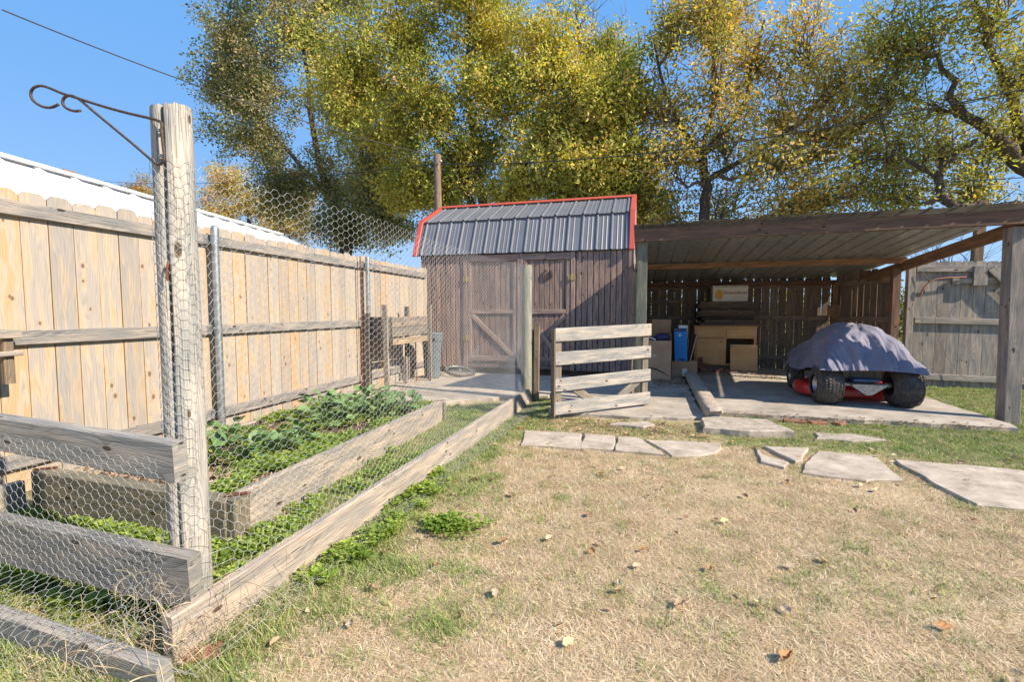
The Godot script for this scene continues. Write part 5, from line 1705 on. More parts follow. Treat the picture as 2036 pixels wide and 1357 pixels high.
func build_under_roof() -> void:
	# base cabinet
	var c := thing("base_cabinet", "maple kitchen base cabinet standing against the back fence under the carport", "cabinet", Vector3(1.5, 0.05, -9.65))
	var I := Basis.IDENTITY
	var x0 := 0.97
	var x1 := 2.02
	var zf := -9.42
	crate(c, "side_panel", Vector3(0.02, 0.72, 0.5), M.maple, Transform3D(I, Vector3(x0 + 0.01, 0.48, -9.67)))
	crate(c, "side_panel", Vector3(0.02, 0.72, 0.5), M.maple, Transform3D(I, Vector3(x1 - 0.01, 0.48, -9.67)))
	crate(c, "back_panel", Vector3(x1 - x0 - 0.04, 0.72, 0.01), M.chipboard, Transform3D(I, Vector3((x0 + x1) / 2, 0.48, -9.90)))
	crate(c, "floor", Vector3(x1 - x0 - 0.045, 0.018, 0.44), M.chipboard, Transform3D(I, Vector3((x0 + x1) / 2, 0.135, -9.66)))
	crate(c, "worktop", Vector3(x1 - x0 + 0.03, 0.02, 0.53), M.maple, Transform3D(I, Vector3((x0 + x1) / 2, 0.852, -9.66)))
	crate(c, "toe_kick", Vector3(x1 - x0 - 0.06, 0.09, 0.015), M.chipboard, Transform3D(I, Vector3((x0 + x1) / 2, 0.095, -9.48)))
	# face frame
	for fx in [x0 + 0.02, (x0 + x1) / 2, x1 - 0.02]:
		crate(c, "frame_stile", Vector3(0.042, 0.715, 0.018), M.maple, Transform3D(I, Vector3(fx, 0.482, zf)))
	for fy in [0.822, 0.645, 0.145]:
		for s in 2:
			var a := x0 + 0.041 if s == 0 else (x0 + x1) / 2 + 0.021
			var e := (x0 + x1) / 2 - 0.021 if s == 0 else x1 - 0.041
			crate(c, "frame_rail", Vector3(e - a, 0.036, 0.018), M.maple, Transform3D(I, Vector3((a + e) / 2, fy, zf)))
	for s in 2:
		var a := x0 + 0.035 if s == 0 else (x0 + x1) / 2 + 0.015
		var e := (x0 + x1) / 2 - 0.015 if s == 0 else x1 - 0.035
		crate(c, "drawer_front", Vector3(e - a, 0.145, 0.018), M.maple, Transform3D(I, Vector3((a + e) / 2, 0.733, zf + 0.0185)))
	var d := crate(c, "door", Vector3(0.475, 0.475, 0.018), M.maple, Transform3D(I, Vector3(x0 + 0.27, 0.385, zf + 0.0185)))
	door_face(d, Vector3(x0 + 0.27, 0.385, zf + 0.0275), 0.475, 0.475, I, Vector3(x0 + 0.46, 0.57, zf + 0.03))
	# the other door stands on the floor, leaning
	var ld := thing("cabinet_door", "loose maple cabinet door leaning on the cabinet's open right half", "cabinet door", Vector3(1.79, 0.05, -9.3))
	var lt := Transform3D(Basis(Vector3(1, 0, 0), -0.11), Vector3(1.80, 0.285, -9.33))
	var ldm := crate(ld, "panel", Vector3(0.45, 0.475, 0.018), M.maple, lt)
	door_face(ldm, lt * Vector3(0, 0, 0.009), 0.45, 0.475, lt.basis, lt * Vector3(-0.195, 0.20, 0.011))
	# dark boards stacked on top
	var r := RandomNumberGenerator.new()
	r.seed = 131
	var y := 0.863
	var n := 12
	var names := ["lowest of the dark boards stacked on the cabinet", "second board from the bottom of the dark stack on the cabinet", "third board from the bottom of the dark stack on the cabinet", "fourth board from the bottom of the dark stack on the cabinet", "fifth board from the bottom of the dark stack on the cabinet", "sixth board from the bottom of the dark stack on the cabinet", "sixth board from the top of the dark stack under the sign box", "fifth board from the top of the dark stack under the sign box", "fourth board from the top of the dark stack under the sign box", "third board from the top of the dark stack under the sign box", "second board from the top of the dark stack under the sign box", "topmost dark board of the stack directly under the sign box"]
	for i in n:
		var th := r.randf_range(0.020, 0.044)
		var w := 0.97 + r.randf_range(-0.09, 0.07)
		var p := thing("stacked_board", names[i], "board", Vector3(1.5, y, -9.62), "dark boards stacked on the cabinet")
		var b := MB.new()
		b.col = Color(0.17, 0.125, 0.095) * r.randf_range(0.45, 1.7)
		b.board(w, th, 0.44 + r.randf_range(-0.04, 0.05), r.randf(), r.randf(), 0.006)
		part(p, "plank", b.done(), M.wood, Transform3D(Basis(Vector3(0, 1, 0), r.randf_range(-0.05, 0.05)) * Basis(Vector3(0, 0, 1), r.randf_range(-0.004, 0.004)), Vector3(1.52 + r.randf_range(-0.05, 0.05), y + th / 2, -9.62 + r.randf_range(-0.03, 0.04))))
		y += th + 0.004
	# boxed sign on top of the stack
	var sg := thing("sign_box", "cream printed box with red lettering lying on top of the dark boards", "box", Vector3(1.56, y, -9.6))
	var st := Transform3D(Basis(Vector3(0, 1, 0), 0.04), Vector3(1.565, y + 0.15, -9.58))
	crate(sg, "carton", Vector3(0.60, 0.295, 0.22), M.ivory, st)
	var tm := text_mesh("Honeybear", 0.074, "Droid Serif", 0.002, true)
	part(sg, "lettering", tm, M.ink_red, st * Transform3D(I, Vector3(0.088, 0.015, 0.1115)))
	var tm2 := MB.new()
	tm2.board(0.20, 0.008, 0.001, 0, 0, 0.0003)
	part(sg, "small_print", tm2.done(), M.amber, st * Transform3D(I, Vector3(0.12, -0.068, 0.1112)))
	# plain amber print patch where the carton carries its picture
	var ap := MB.new()
	var o := PackedVector2Array()
	for i in 18:
		var a := TAU * i / 18
		o.append(Vector2(cos(a) * 0.07, sin(a) * 0.095))
	ap.prism(o, 0.001)
	part(sg, "printed_patch", ap.done(), M.amber, st * Transform3D(I, Vector3(-0.19, -0.02, 0.1112)))
	var tape := MB.new()
	tape.board(0.56, 0.012, 0.001, 0, 0, 0.0003)
	part(sg, "edge_tape", tape.done(), M.olive, st * Transform3D(I, Vector3(0, 0.125, 0.1112)))
	# boxes at the left
	var b1 := thing("cardboard_box", "big brown cardboard box with dark curved print behind the slat gate", "box", Vector3(0.30, 0.035, -8.1))
	var bt := Transform3D(Basis(Vector3(0, 1, 0), 0.10), Vector3(0.235, 0.345, -8.12))
	carton(b1, bt, Vector3(0.44, 0.62, 0.40), 0.008)
	var arc := MB.new()
	var pts := []
	var rr := []
	for i in 13:
		var t := i / 12.0
		pts.append(Vector3(lerpf(-0.20, 0.19, t), -0.13 - 0.07 * pow(t - 0.12, 2.0) / 0.4, 0.2012))
		rr.append(0.010 * (0.25 + sin(PI * clampf(t * 0.9 + 0.05, 0, 1))))
	for i in 12:
		var p: Vector3 = pts[i]
		var q: Vector3 = pts[i + 1]
		arc.quad(p - Vector3(0, rr[i], 0), q - Vector3(0, rr[i + 1], 0), q + Vector3(0, rr[i + 1], 0), p + Vector3(0, rr[i], 0))
	part(b1, "curved_print", arc.done(), M.ink_black, bt)
	var lbl := MB.new()
	lbl.board(0.05, 0.012, 0.001, 0, 0, 0.0002)
	lbl.board(0.035, 0.010, 0.001, 0, 0, 0.0002, Transform3D(I, Vector3(0, 0.018, 0)))
	part(b1, "small_print", lbl.done(), M.ivory, bt * Transform3D(I, Vector3(-0.04, 0.06, 0.201)))
	var b2 := thing("cardboard_box", "low open cardboard box holding the blue carton left of the cabinet", "box", Vector3(0.71, 0.035, -8.5))
	var bt2 := Transform3D(Basis(Vector3(0, 1, 0), -0.06), Vector3(0.715, 0.165, -8.46))
	carton(b2, bt2, Vector3(0.40, 0.26, 0.30), 0.008)
	crate(b2, "flap", Vector3(0.39, 0.11, 0.006), M.cardboard, bt2 * Transform3D(Basis(Vector3(1, 0, 0), 0.25), Vector3(0, 0.075, 0.17)), 0.001)
	crate(b2, "label", Vector3(0.08, 0.13, 0.001), M.white, bt2 * Transform3D(I, Vector3(0.005, -0.055, 0.1512)), 0.0003)
	var hp := thing("blue_carton", "tall bright blue carton with a round white logo standing in the open box", "carton", Vector3(0.65, 0.05, -8.42))
	var ht := Transform3D(Basis(Vector3(0, 0, 1), 0.035) * Basis(Vector3(1, 0, 0), -0.06), Vector3(0.645, 0.565, -8.40))
	crate(hp, "carton", Vector3(0.20, 0.55, 0.10), M.print_blue, ht)
	crate(hp, "lid_flap", Vector3(0.196, 0.05, 0.001), M.navy, ht * Transform3D(I, Vector3(0, 0.245, 0.0508)), 0.0003)
	var disc := MB.new()
	o = PackedVector2Array()
	for i in 20:
		o.append(Vector2(cos(TAU * i / 20), sin(TAU * i / 20)) * 0.026)
	disc.prism(o, 0.001)
	part(hp, "logo_disc", disc.done(), M.white, ht * Transform3D(I, Vector3(-0.01, 0.165, 0.0508)))
	part(hp, "logo_letters", text_mesh("hp", 0.04, "Droid Sans", 0.001, true), M.print_blue, ht * Transform3D(Basis(Vector3(0, 0, 1), -0.1), Vector3(-0.01, 0.17, 0.052)))
	crate(hp, "handle_slot", Vector3(0.10, 0.022, 0.001), M.ink_black, ht * Transform3D(I, Vector3(0.01, -0.245, 0.0508)), 0.0003)
	var fl := [["dark flattened carton standing right of the blue carton", 0.80, 0.53, 0.09, M.ink_black, 0.16], ["brown flattened carton tucked right of the blue carton", 0.845, 0.49, 0.13, M.cardboard, 0.22], ["dark brown flattened carton left of the blue carton", 0.535, 0.55, 0.05, M.shingle, -0.04], ["pale papers sticking up behind the blue carton", 0.68, 0.64, 0.16, M.white, 0.02]]
	for i in fl.size():
		var q: Array = fl[i]
		var t := thing("flattened_carton", q[0], "carton", Vector3(q[1], 0.05, -8.48), "flattened cartons in the open box")
		crate(t, "sheet", Vector3(0.02 if i < 3 else 0.14, 0.50, 0.22), q[4], Transform3D(Basis(Vector3(0, 0, 1), -q[5]), Vector3(q[1], q[2], -8.50 - i * 0.01)))
	var b3 := thing("cardboard_box", "small brown box on top of the pile behind the big cardboard box", "box", Vector3(0.30, 0.6, -8.75))
	carton(b3, Transform3D(Basis(Vector3(0, 1, 0), 0.3), Vector3(0.30, 0.86, -8.85)), Vector3(0.34, 0.24, 0.3), 0.008)
	var b4 := thing("cardboard_box", "brown box standing at the back behind the big cardboard box", "box", Vector3(0.34, 0.05, -8.9))
	carton(b4, Transform3D(Basis(Vector3(0, 1, 0), -0.1), Vector3(0.34, 0.385, -8.85)), Vector3(0.5, 0.70, 0.4), 0.008)
	var bag := thing("plastic_bag", "crumpled navy plastic bag on top of the big cardboard box", "bag", Vector3(0.32, 0.655, -8.12))
	var bb := MB.new()
	var nz2 := fnl(150, 4.0, 3)
	bb.grid(12, 19, func(i, j):
		var a: float = TAU * j / 18.0
		var e: float = PI * i / 11.0
		var dd: float = 1.0 + 0.6 * nz2.get_noise_3d(cos(a) * sin(e) * 2, cos(e) * 2, sin(a) * sin(e) * 2)
		return Vector3(0.33 + cos(a) * sin(e) * 0.12 * dd, 0.70 - cos(e) * 0.06 * dd, -8.12 + sin(a) * sin(e) * 0.12 * dd))
	part(bag, "film", bb.done(), M.navy)
	var pap := thing("paper_bundle", "white crumpled papers beside the navy bag on the big cardboard box", "paper", Vector3(0.15, 0.655, -8.05))
	crate(pap, "sheets", Vector3(0.20, 0.02, 0.16), M.white, Transform3D(Basis(Vector3(0, 0, 1), -0.35), Vector3(0.14, 0.70, -8.05)))
	# broken bricks heaped by the cabinet
	for i in 9:
		var bl := thing("loose_brick", ["broken brick at the left front of the heap by the cabinet", "brick lying flat in the middle of the heap by the cabinet", "brick standing on end on top of the brick heap", "brick at the right front of the heap by the cabinet", "small broken brick half at the heap's right end", "brick at the back left of the heap by the cabinet", "brick tilted at the heap's front beside the kerb", "brick half lying behind the upright brick of the heap", "brick piece lying loose right of the brick heap"][i], "brick", Vector3(1.0, 0.05, -9.0), "bricks heaped by the cabinet")
		var pos: Vector3 = [Vector3(0.96, 0.08, -8.95), Vector3(1.08, 0.08, -9.05), Vector3(1.05, 0.20, -9.10), Vector3(1.18, 0.08, -9.0), Vector3(1.32, 0.07, -9.05), Vector3(0.97, 0.14, -9.12), Vector3(1.05, 0.11, -8.86), Vector3(1.13, 0.15, -9.14), Vector3(1.45, 0.065, -9.08)][i]
		crate(bl, "brick", Vector3(0.19 if i % 3 else 0.12, 0.057, 0.09), M.brick, Transform3D(Basis(Vector3(0, 1, 0), r.randf() * TAU) * Basis(Vector3(0, 0, 1), 1.2 if i == 2 else r.randf_range(-0.15, 0.15)), pos), 0.006)

func carton(parent: Node3D, t: Transform3D, s: Vector3, th: float) -> void:
	var I := Basis.IDENTITY
	crate(parent, "side", Vector3(s.x, s.y, th), M.cardboard, t * Transform3D(I, Vector3(0, 0, s.z / 2 - th / 2)), 0.001)
	crate(parent, "side", Vector3(s.x, s.y, th), M.cardboard, t * Transform3D(I, Vector3(0, 0, -s.z / 2 + th / 2)), 0.001)
	crate(parent, "side", Vector3(th, s.y, s.z - 2 * th), M.cardboard, t * Transform3D(I, Vector3(s.x / 2 - th / 2, 0, 0)), 0.001)
	crate(parent, "side", Vector3(th, s.y, s.z - 2 * th), M.cardboard, t * Transform3D(I, Vector3(-s.x / 2 + th / 2, 0, 0)), 0.001)
	crate(parent, "bottom", Vector3(s.x - 2 * th, th, s.z - 2 * th), M.cardboard, t * Transform3D(I, Vector3(0, -s.y / 2 + th / 2, 0)), 0.001)
	crate(parent, "contents", Vector3(s.x - 2 * th, th, s.z - 2 * th), M.cardboard, t * Transform3D(I, Vector3(0, s.y / 2 - 0.03, 0)), 0.001)

func door_face(parent: Node3D, c: Vector3, w: float, h: float, bs: Basis, knob: Vector3) -> void:
	var up := bs * Vector3(0, 1, 0)
	var rt := bs * Vector3(1, 0, 0)
	for s in [-1, 1]:
		crate(parent, "door_stile", Vector3(0.055, h, 0.006), M.maple, Transform3D(bs, c + rt * (w / 2 - 0.0275) * s + bs * Vector3(0, 0, 0.003)), 0.002)
		crate(parent, "door_rail", Vector3(w - 0.11, 0.055, 0.006), M.maple, Transform3D(bs, c + up * (h / 2 - 0.0275) * s + bs * Vector3(0, 0, 0.003)), 0.002)
	var k := MB.new()
	k.lathe(PackedVector2Array([Vector2(0.006, 0.0), Vector2(0.006, 0.012), Vector2(0.015, 0.016), Vector2(0.013, 0.026), Vector2(0.0, 0.029)]), 12)
	part(parent, "knob", k.done(), M.brass, Transform3D(bs * Basis(Vector3(1, 0, 0), PI / 2), knob))

# ---------------------------------------------------------------- ride-on mower under its cover
func wheel(parent: Node3D, at: Vector3, rad: float, wd: float, out: float, rows: int) -> void:
	var w := Node3D.new()
	w.name = "wheel"
	parent.add_child(w, true)
	w.position = at - parent.position
	var x := Transform3D(Basis(Vector3(0, 0, 1), PI / 2), at)
	var b := MB.new()
	var pr := PackedVector2Array()
	var h := wd / 2
	var rim := rad * 0.47
	for k in 15:
		var a := PI * k / 14.0
		# from inner face over the tread to outer face, a fat round shoulder
		var cx := -cos(a) * h
		var q := pow(sin(a), 0.55)
		pr.append(Vector2(rim + (rad - rim) * q, cx))
	b.lathe(pr, 48, x)
	part(w, "tyre", b.done(), M.rubber, Transform3D.IDENTITY)
	# tread blocks
	var tb := MB.new()
	var n := rows
	var per := int(TAU * rad / 0.034)
	for j in n:
		var u := (j + 0.5) / n * 2.0 - 1.0
		var a := acos(clampf(-u * 0.86, -1, 1))
		var rr := rim + (rad - rim) * pow(sin(a), 0.55)
		var yy := -cos(a) * h
		for k in per:
			var t := TAU * (k + (0.5 if j % 2 else 0.0)) / per
			var bs := Basis(Vector3(0, 1, 0), -t) * Basis(Vector3(0, 0, 1), -u * 0.55)
			tb.board(0.009, wd * 0.82 / n * 0.86, 0.024, 0, 0, 0.002, x * Transform3D(bs, Vector3(cos(t) * rr, yy, sin(t) * rr)))
	part(w, "tread", tb.done(), M.rubber, Transform3D.IDENTITY)
	b = MB.new()
	var s := signf(out)
	var o := [Vector2(rim * 0.99, h * 0.80), Vector2(rim * 0.9, h * 0.86), Vector2(rim * 0.82, h * 0.50), Vector2(rim * 0.45, h * 0.42), Vector2(rim * 0.35, h * 0.55), Vector2(0.0, h * 0.58)]
	var rp := PackedVector2Array()
	for p in o:
		rp.append(Vector2(p.x, p.y))
	b.lathe(rp, 28, x if s < 0 else x * Transform3D(Basis(Vector3(1, 0, 0), PI), Vector3.ZERO))
	part(w, "rim", b.done(), M.cast, Transform3D.IDENTITY)

func build_tractor() -> void:
	var cx := 2.48
	var t := thing("riding_mower", "red riding lawn mower parked under the carport, rear wheels towards the lawn", "mower", Vector3(cx, 0.05, -6.8))
	wheel(t, Vector3(cx - 0.375, 0.05 + 0.228, -6.27), 0.232, 0.27, -1.0, 7)
	wheel(t, Vector3(cx + 0.385, 0.05 + 0.228, -6.27), 0.232, 0.27, 1.0, 7)
	wheel(t, Vector3(cx - 0.37, 0.05 + 0.175, -7.45), 0.178, 0.16, -1.0, 5)
	wheel(t, Vector3(cx + 0.37, 0.05 + 0.175, -7.45), 0.178, 0.16, 1.0, 5)
	# axle and transaxle between the rear wheels
	var b := MB.new()
	var rx := Transform3D(Basis(Vector3(0, 0, 1), PI / 2), Vector3(cx, 0.285, -6.27))
	b.lathe(PackedVector2Array([Vector2(0.02, -0.27), Vector2(0.034, -0.26), Vector2(0.034, -0.21), Vector2(0.026, -0.20), Vector2(0.028, -0.06), Vector2(0.028, 0.06), Vector2(0.026, 0.20), Vector2(0.034, 0.21), Vector2(0.034, 0.26), Vector2(0.02, 0.27)]), 14, rx)
	part(t, "axle", b.done(), M.cast)
	b = MB.new()
	var o := PackedVector2Array([Vector2(-0.03, -0.085), Vector2(0.03, -0.085), Vector2(0.16, 0.01), Vector2(0.17, 0.035), Vector2(-0.17, 0.035), Vector2(-0.16, 0.01)])
	b.prism(o, 0.12, Transform3D(Basis.IDENTITY, Vector3(cx + 0.02, 0.262, -6.24)))
	part(t, "transaxle", b.done(), M.cast)
	b = MB.new()
	b.board(0.26, 0.035, 0.13, 0, 0, 0.012)
	part(t, "fan_cover", b.done(), mat(Color(0.04, 0.09, 0.2), 0.4), Transform3D(Basis.IDENTITY, Vector3(cx - 0.01, 0.345, -6.23)))
	b = MB.new()
	b.board(0.40, 0.19, 0.012, 0, 0, 0.004)
	part(t, "rear_plate", b.done(), M.olive, Transform3D(Basis.IDENTITY, Vector3(cx, 0.44, -6.34)))
	for sx in [-0.11, 0.02, 0.13]:
		b = MB.new()
		b.board(0.18, 0.014, 0.01, 0, 0, 0.002)
		part(t, "plate_rib", b.done(), M.olive, frame(Vector3(cx + sx, 0.36, -6.33), Vector3(cx + sx, 0.53, -6.33), Vector3(1, 0, 0)))
	b = MB.new()
	b.board(0.30, 0.10, 0.9, 0, 0, 0.02)
	part(t, "frame", b.done(), M.black_plastic, Transform3D(Basis.IDENTITY, Vector3(cx, 0.32, -6.85)))
	# cutting deck: a wide domed red pan with rounded corners
	b = MB.new()
	b.grid(9, 49, func(i, j):
		var a: float = TAU * j / 48.0
		var e: float = i / 8.0
		var k: float = [1.0, 1.01, 1.0, 0.985, 0.95, 0.88, 0.6, 0.3, 0.0][i]
		var y: float = [0.10, 0.12, 0.165, 0.20, 0.225, 0.238, 0.245, 0.25, 0.25][i]
		var ca := cos(a)
		var sa := sin(a)
		return Vector3(cx + signf(ca) * pow(absf(ca), 0.55) * 0.535 * k, y, -6.85 + signf(sa) * pow(absf(sa), 0.7) * 0.36 * k), 1, 1, false)
	part(t, "cutting_deck", b.done(), M.red_paint)
	b = MB.new()
	b.board(0.36, 0.22, 0.85, 0, 0, 0.04)
	part(t, "hood", b.done(), M.red_paint, Transform3D(Basis.IDENTITY, Vector3(cx, 0.50, -7.3)))
	b = MB.new()
	b.board(0.34, 0.16, 0.06, 0, 0, 0.02)
	part(t, "front_bumper", b.done(), M.black_plastic, Transform3D(Basis.IDENTITY, Vector3(cx, 0.34, -7.76)))
	b = MB.new()
	b.board(0.80, 0.04, 0.42, 0, 0, 0.015)
	part(t, "rear_fender", b.done(), M.red_paint, Transform3D(Basis.IDENTITY, Vector3(cx, 0.56, -6.38)))
	b = MB.new()
	b.board(0.40, 0.10, 0.36, 0, 0, 0.03)
	b.board(0.34, 0.20, 0.08, 0, 0, 0.03, Transform3D(Basis(Vector3(1, 0, 0), -0.2), Vector3(0, 0.12, 0.14)))
	part(t, "seat", b.done(), M.black_plastic, Transform3D(Basis.IDENTITY, Vector3(cx, 0.60, -6.62)))
	# cloth cover draped over seat, wheel and hood
	var cv := thing("mower_cover", "faded grey-violet fabric cover draped over the riding mower", "cover", Vector3(cx, 0.4, -6.9))
	var nz := fnl(161, 1.0, 3)
	var ridge := [[-6.04, 0.475], [-6.10, 0.60], [-6.20, 0.77], [-6.32, 0.90], [-6.45, 0.975], [-6.60, 0.985], [-6.76, 0.945], [-6.92, 0.985], [-7.06, 0.965], [-7.2, 0.87], [-7.38, 0.80], [-7.60, 0.755], [-7.76, 0.70], [-7.84, 0.58], [-7.88, 0.42]]
	var rows := 71
	var cols := 81
	b = MB.new()
	b.grid(rows, cols, func(i, j):
		var s: float = float(i) / (rows - 1)
		var k := s * (ridge.size() - 1)
		var q := mini(int(k), ridge.size() - 2)
		var f: float = k - q
		f = f * f * (3 - 2 * f) * 0.5 + f * 0.5
		var z: float = lerpf(ridge[q][0], ridge[q + 1][0], f)
		var top: float = lerpf(ridge[q][1], ridge[q + 1][1], f)
		var e: float = j / float(cols - 1)
		var a: float = PI * e
		# hem rises over the rear wheels and dips between
		var half: float = 0.465
		if z < -6.75:
			half = lerpf(0.465, 0.40, smooth(6.75, 7.2, -z))
		half *= 0.86 + 0.14 * smooth(-7.9, -7.7, -(-z)) if z < -7.6 else 1.0
		var edge: float = absf(2.0 * e - 1.0)
		var hem: float = 0.44 + 0.03 * sin(z * 9.0 + 2.0 * e) + 0.03 * nz.get_noise_2d(z * 3.0, e * 2.0)
		if z > -6.35:
			hem = lerpf(hem, 0.46 - 0.05 * sin(e * PI), 0.5)
		if z < -6.55:
			hem -= 0.09 * smooth(6.55, 6.9, -z)
		top = maxf(top, hem + 0.02)
		# radial folds: long soft ridges that run from the top down to the hem
		var fold: float = nz.get_noise_2d(e * 7.0 + z * 2.2, z * 0.9 + 10.0) * 0.085 + absf(nz.get_noise_2d(e * 9.0 - z * 2.4, 30.0 + z * 0.6)) * 0.10
		var ca: float = -cos(a)
		var narrow: float = 0.74 + 0.26 * edge
		var x: float = cx + ca * half * narrow * 1.0
		var prof: float = pow(maxf(sin(a), 0.0), 0.72)
		if z > -7.1 and z < -6.2:
			prof = pow(maxf(sin(a), 0.0), 0.74)
			top -= 0.055 * exp(-pow((e - 0.46) / 0.07, 2.0)) * smooth(-6.9, -6.6, z) * (1.0 - smooth(-6.4, -6.25, z))
		var y: float = hem + (top - hem) * prof
		var push: float = fold * (0.35 + 0.65 * edge)
		x += signf(ca) * push * 0.9 * edge
		y += fold * 0.35 * (1.0 - edge) * smooth(0.02, 0.15, top - hem)
		var zz: float = z + 0.5 * fold * (1.0 if z > -6.3 else (-0.5 if z < -7.7 else 0.1))
		return Vector3(x, y, zz), 1, 1, true)
	part(cv, "cloth", b.done(), M.cloth)

# ---------------------------------------------------------------- lawn
func tuft(sd: int, blades: int, hmin: float, hmax: float, lean: float, wd: float) -> MB:
	var r := RandomNumberGenerator.new()
	r.seed = sd
	var b := MB.new()
	for i in blades:
		var a := r.randf() * TAU
		var p := Vector3(r.randfn(), 0, r.randfn()) * 0.026
		var d := Vector3(cos(a), 0, sin(a))
		var s := Vector3(-d.z, 0, d.x).rotated(Vector3(0, 1, 0), r.randf_range(-0.8, 0.8)) * wd * r.randf_range(0.6, 1.3)
		var h := r.randf_range(hmin, hmax)
		var l := h * lean * r.randf_range(0.3, 1.5)
		b.col = Color(1, 1, 1) * r.randf_range(0.68, 1.25)
		var e := p + Vector3(0, h * r.randf_range(0.5, 1.0), 0) + d * l
		b.tri(p - s, p + s, e)
	return b

func on_paving(x: float, z: float) -> bool:
	if x > 0.62 and x < 3.45 and z < -5.43: return true
	if x > -0.95 and x < 0.7 and z < -5.0 - 0.0: return true
	if x > 0.56 and x < 1.32 and z < -4.62 and z > -5.12: return true
	if x > -0.26 and x < 0.12 and z < -4.64 and z > -4.78: return true
	for p in stones2d:
		if Geometry2D.is_point_in_polygon(Vector2(x, z), p):
			return true
	return false

var stones2d := []
func build_lawn() -> void:
	for s in [[Vector2(-0.95, -3.77), Vector2(-1.02, -4.26), Vector2(-0.205, -4.25), Vector2(-0.205, -3.82)], [Vector2(-0.18, -3.82), Vector2(-0.185, -4.245), Vector2(0.0, -4.23), Vector2(0.20, -3.79)],
		[Vector2(0.235, -3.79), Vector2(0.04, -4.22), Vector2(0.66, -4.24), Vector2(0.60, -3.95), Vector2(0.45, -3.83)], [Vector2(0.90, -4.22), Vector2(0.93, -3.98), Vector2(1.08, -3.83), Vector2(0.98, -3.70), Vector2(0.86, -3.80)],
		[Vector2(0.98, -4.24), Vector2(1.33, -4.28), Vector2(1.19, -3.90), Vector2(1.12, -3.87)], [Vector2(1.38, -4.23), Vector2(1.76, -4.21), Vector2(1.69, -3.64), Vector2(1.45, -3.56), Vector2(1.08, -3.64), Vector2(1.17, -3.80)],
		[Vector2(1.86, -4.14), Vector2(2.62, -4.08), Vector2(3.4, -4.0), Vector2(3.3, -3.2), Vector2(2.2, -3.28), Vector2(1.89, -3.26), Vector2(1.84, -3.66)]]:
		stones2d.append_array(Geometry2D.offset_polygon(PackedVector2Array(s), -0.022))
	var r := RandomNumberGenerator.new()
	r.seed = 171
	var straw := [Color(0.70, 0.53, 0.34), Color(0.86, 0.70, 0.50), Color(0.56, 0.40, 0.235), Color(0.78, 0.59, 0.39)]
	var greens := [Color(0.16, 0.25, 0.055), Color(0.24, 0.33, 0.07), Color(0.31, 0.36, 0.10)]
	var tones := []
	for k in 24:
		var c: Color = straw[k % 4] * (0.76 + 0.07 * (k % 6))
		if k % 7 == 0: c = c.lerp(greens[2], 0.45)
		tones.append(c)
	for k in 24:
		var c: Color = greens[k % 3] * (0.82 + 0.06 * (k % 6))
		if k % 4 == 0: c = c.lerp(straw[0], 0.5)
		tones.append(c)
	var ts := [[], []]
	var which := [PackedInt32Array(), PackedInt32Array()]
	var hue := [PackedInt32Array(), PackedInt32Array()]
	# regions: x range, z range, tufts
	for q in [[-1.5, 2.2, -2.2, -0.85, 10500], [-1.45, 3.2, -3.3, -2.2, 9000], [-1.4, 4.4, -4.65, -3.3, 7500], [-1.2, 5.4, -5.45, -4.65, 3400], [3.4, 7.0, -8.38, -5.45, 4000], [-1.93, -1.47, -5.4, -1.3, 3000], [-3.2, -1.5, -1.3, -0.7, 1400], [-3.6, -1.95, -1.78, -1.25, 700], [-3.5, -1.3, -5.2, -4.5, 1100], [-1.3, -0.9, -5.9, -5.2, 400]]:
		for i in q[4]:
			var x := r.randf_range(q[0], q[1])
			var z := r.randf_range(q[2], q[3])
			if on_paving(x, z):
				continue
			if x > 3.5 and x < 3.68 and z < -5.78 and z > -5.96: continue
			var g := 1 if r.randf() < greenness(x, z) * 0.92 else 0
			var sc := r.randf_range(0.75, 1.25) * (1.12 if g == 1 and (x < -0.9 or x > 3.4) else 0.95)
			ts[g].append(Transform3D(Basis(Vector3(0, 1, 0), r.randf() * TAU).scaled(Vector3.ONE * sc), Vector3(x, -0.004, z)))
			which[g].append(r.randi() % 4)
			hue[g].append(24 * g + r.randi() % 24)
	var dry := []
	var green := []
	for k in 4:
		dry.append(tuft(180 + k, 30, 0.005, 0.018, 3.0, 0.0016))
		green.append(tuft(190 + k, 26, 0.016, 0.042, 1.0, 0.0017))
	var dg := baked(self, "dry_grass", dry, M.grass, ts[0], which[0], hue[0], tones)
	tag(dg, "dry tan dormant turf covering most of the lawn", "grass")
	var gg := baked(self, "green_grass", green, M.grass, ts[1], which[1], hue[1], tones)
	tag(gg, "green grass along the garden board and beyond the flagstone path", "grass")
	# fallen leaves: each of the bigger ones a thing
	var lm := []
	for k in 5:
		var b := MB.new()
		var rr := RandomNumberGenerator.new()
		rr.seed = 190 + k
		var curl := rr.randf_range(0.5, 1.6)
		b.grid(7, 5, func(i, j):
			var t: float = i / 6.0
			var u: float = j / 2.0 - 1.0
			var w: float = (0.30 + 0.09 * sin(i * 2.6 + k * 1.7 + signf(u))) * pow(sin(PI * clampf(t * 0.93 + 0.04, 0, 1)), 0.8)
			return Vector3(t - 0.5, 0.06 + curl * 0.20 * u * u * sin(PI * t) + 0.16 * curl * pow(t - 0.45, 2.0) * 2.0 + 0.06 * sin(i * 2.0 + j * 3.0 + k), u * w * (0.85 if curl > 1.1 else 1.0)), 1, 1, true)
		lm.append(b.done())
	var mats := []
	for c in [Color(0.40, 0.27, 0.16), Color(0.50, 0.38, 0.25), Color(0.24, 0.14, 0.08), Color(0.56, 0.47, 0.24), Color(0.42, 0.20, 0.08), Color(0.35, 0.26, 0.19), Color(0.60, 0.51, 0.37)]:
		var mm := mat(c, 0.8)
		mm.backlight_enabled = true
		mm.backlight = Color(0.35, 0.3, 0.2)
		mats.append(mm)
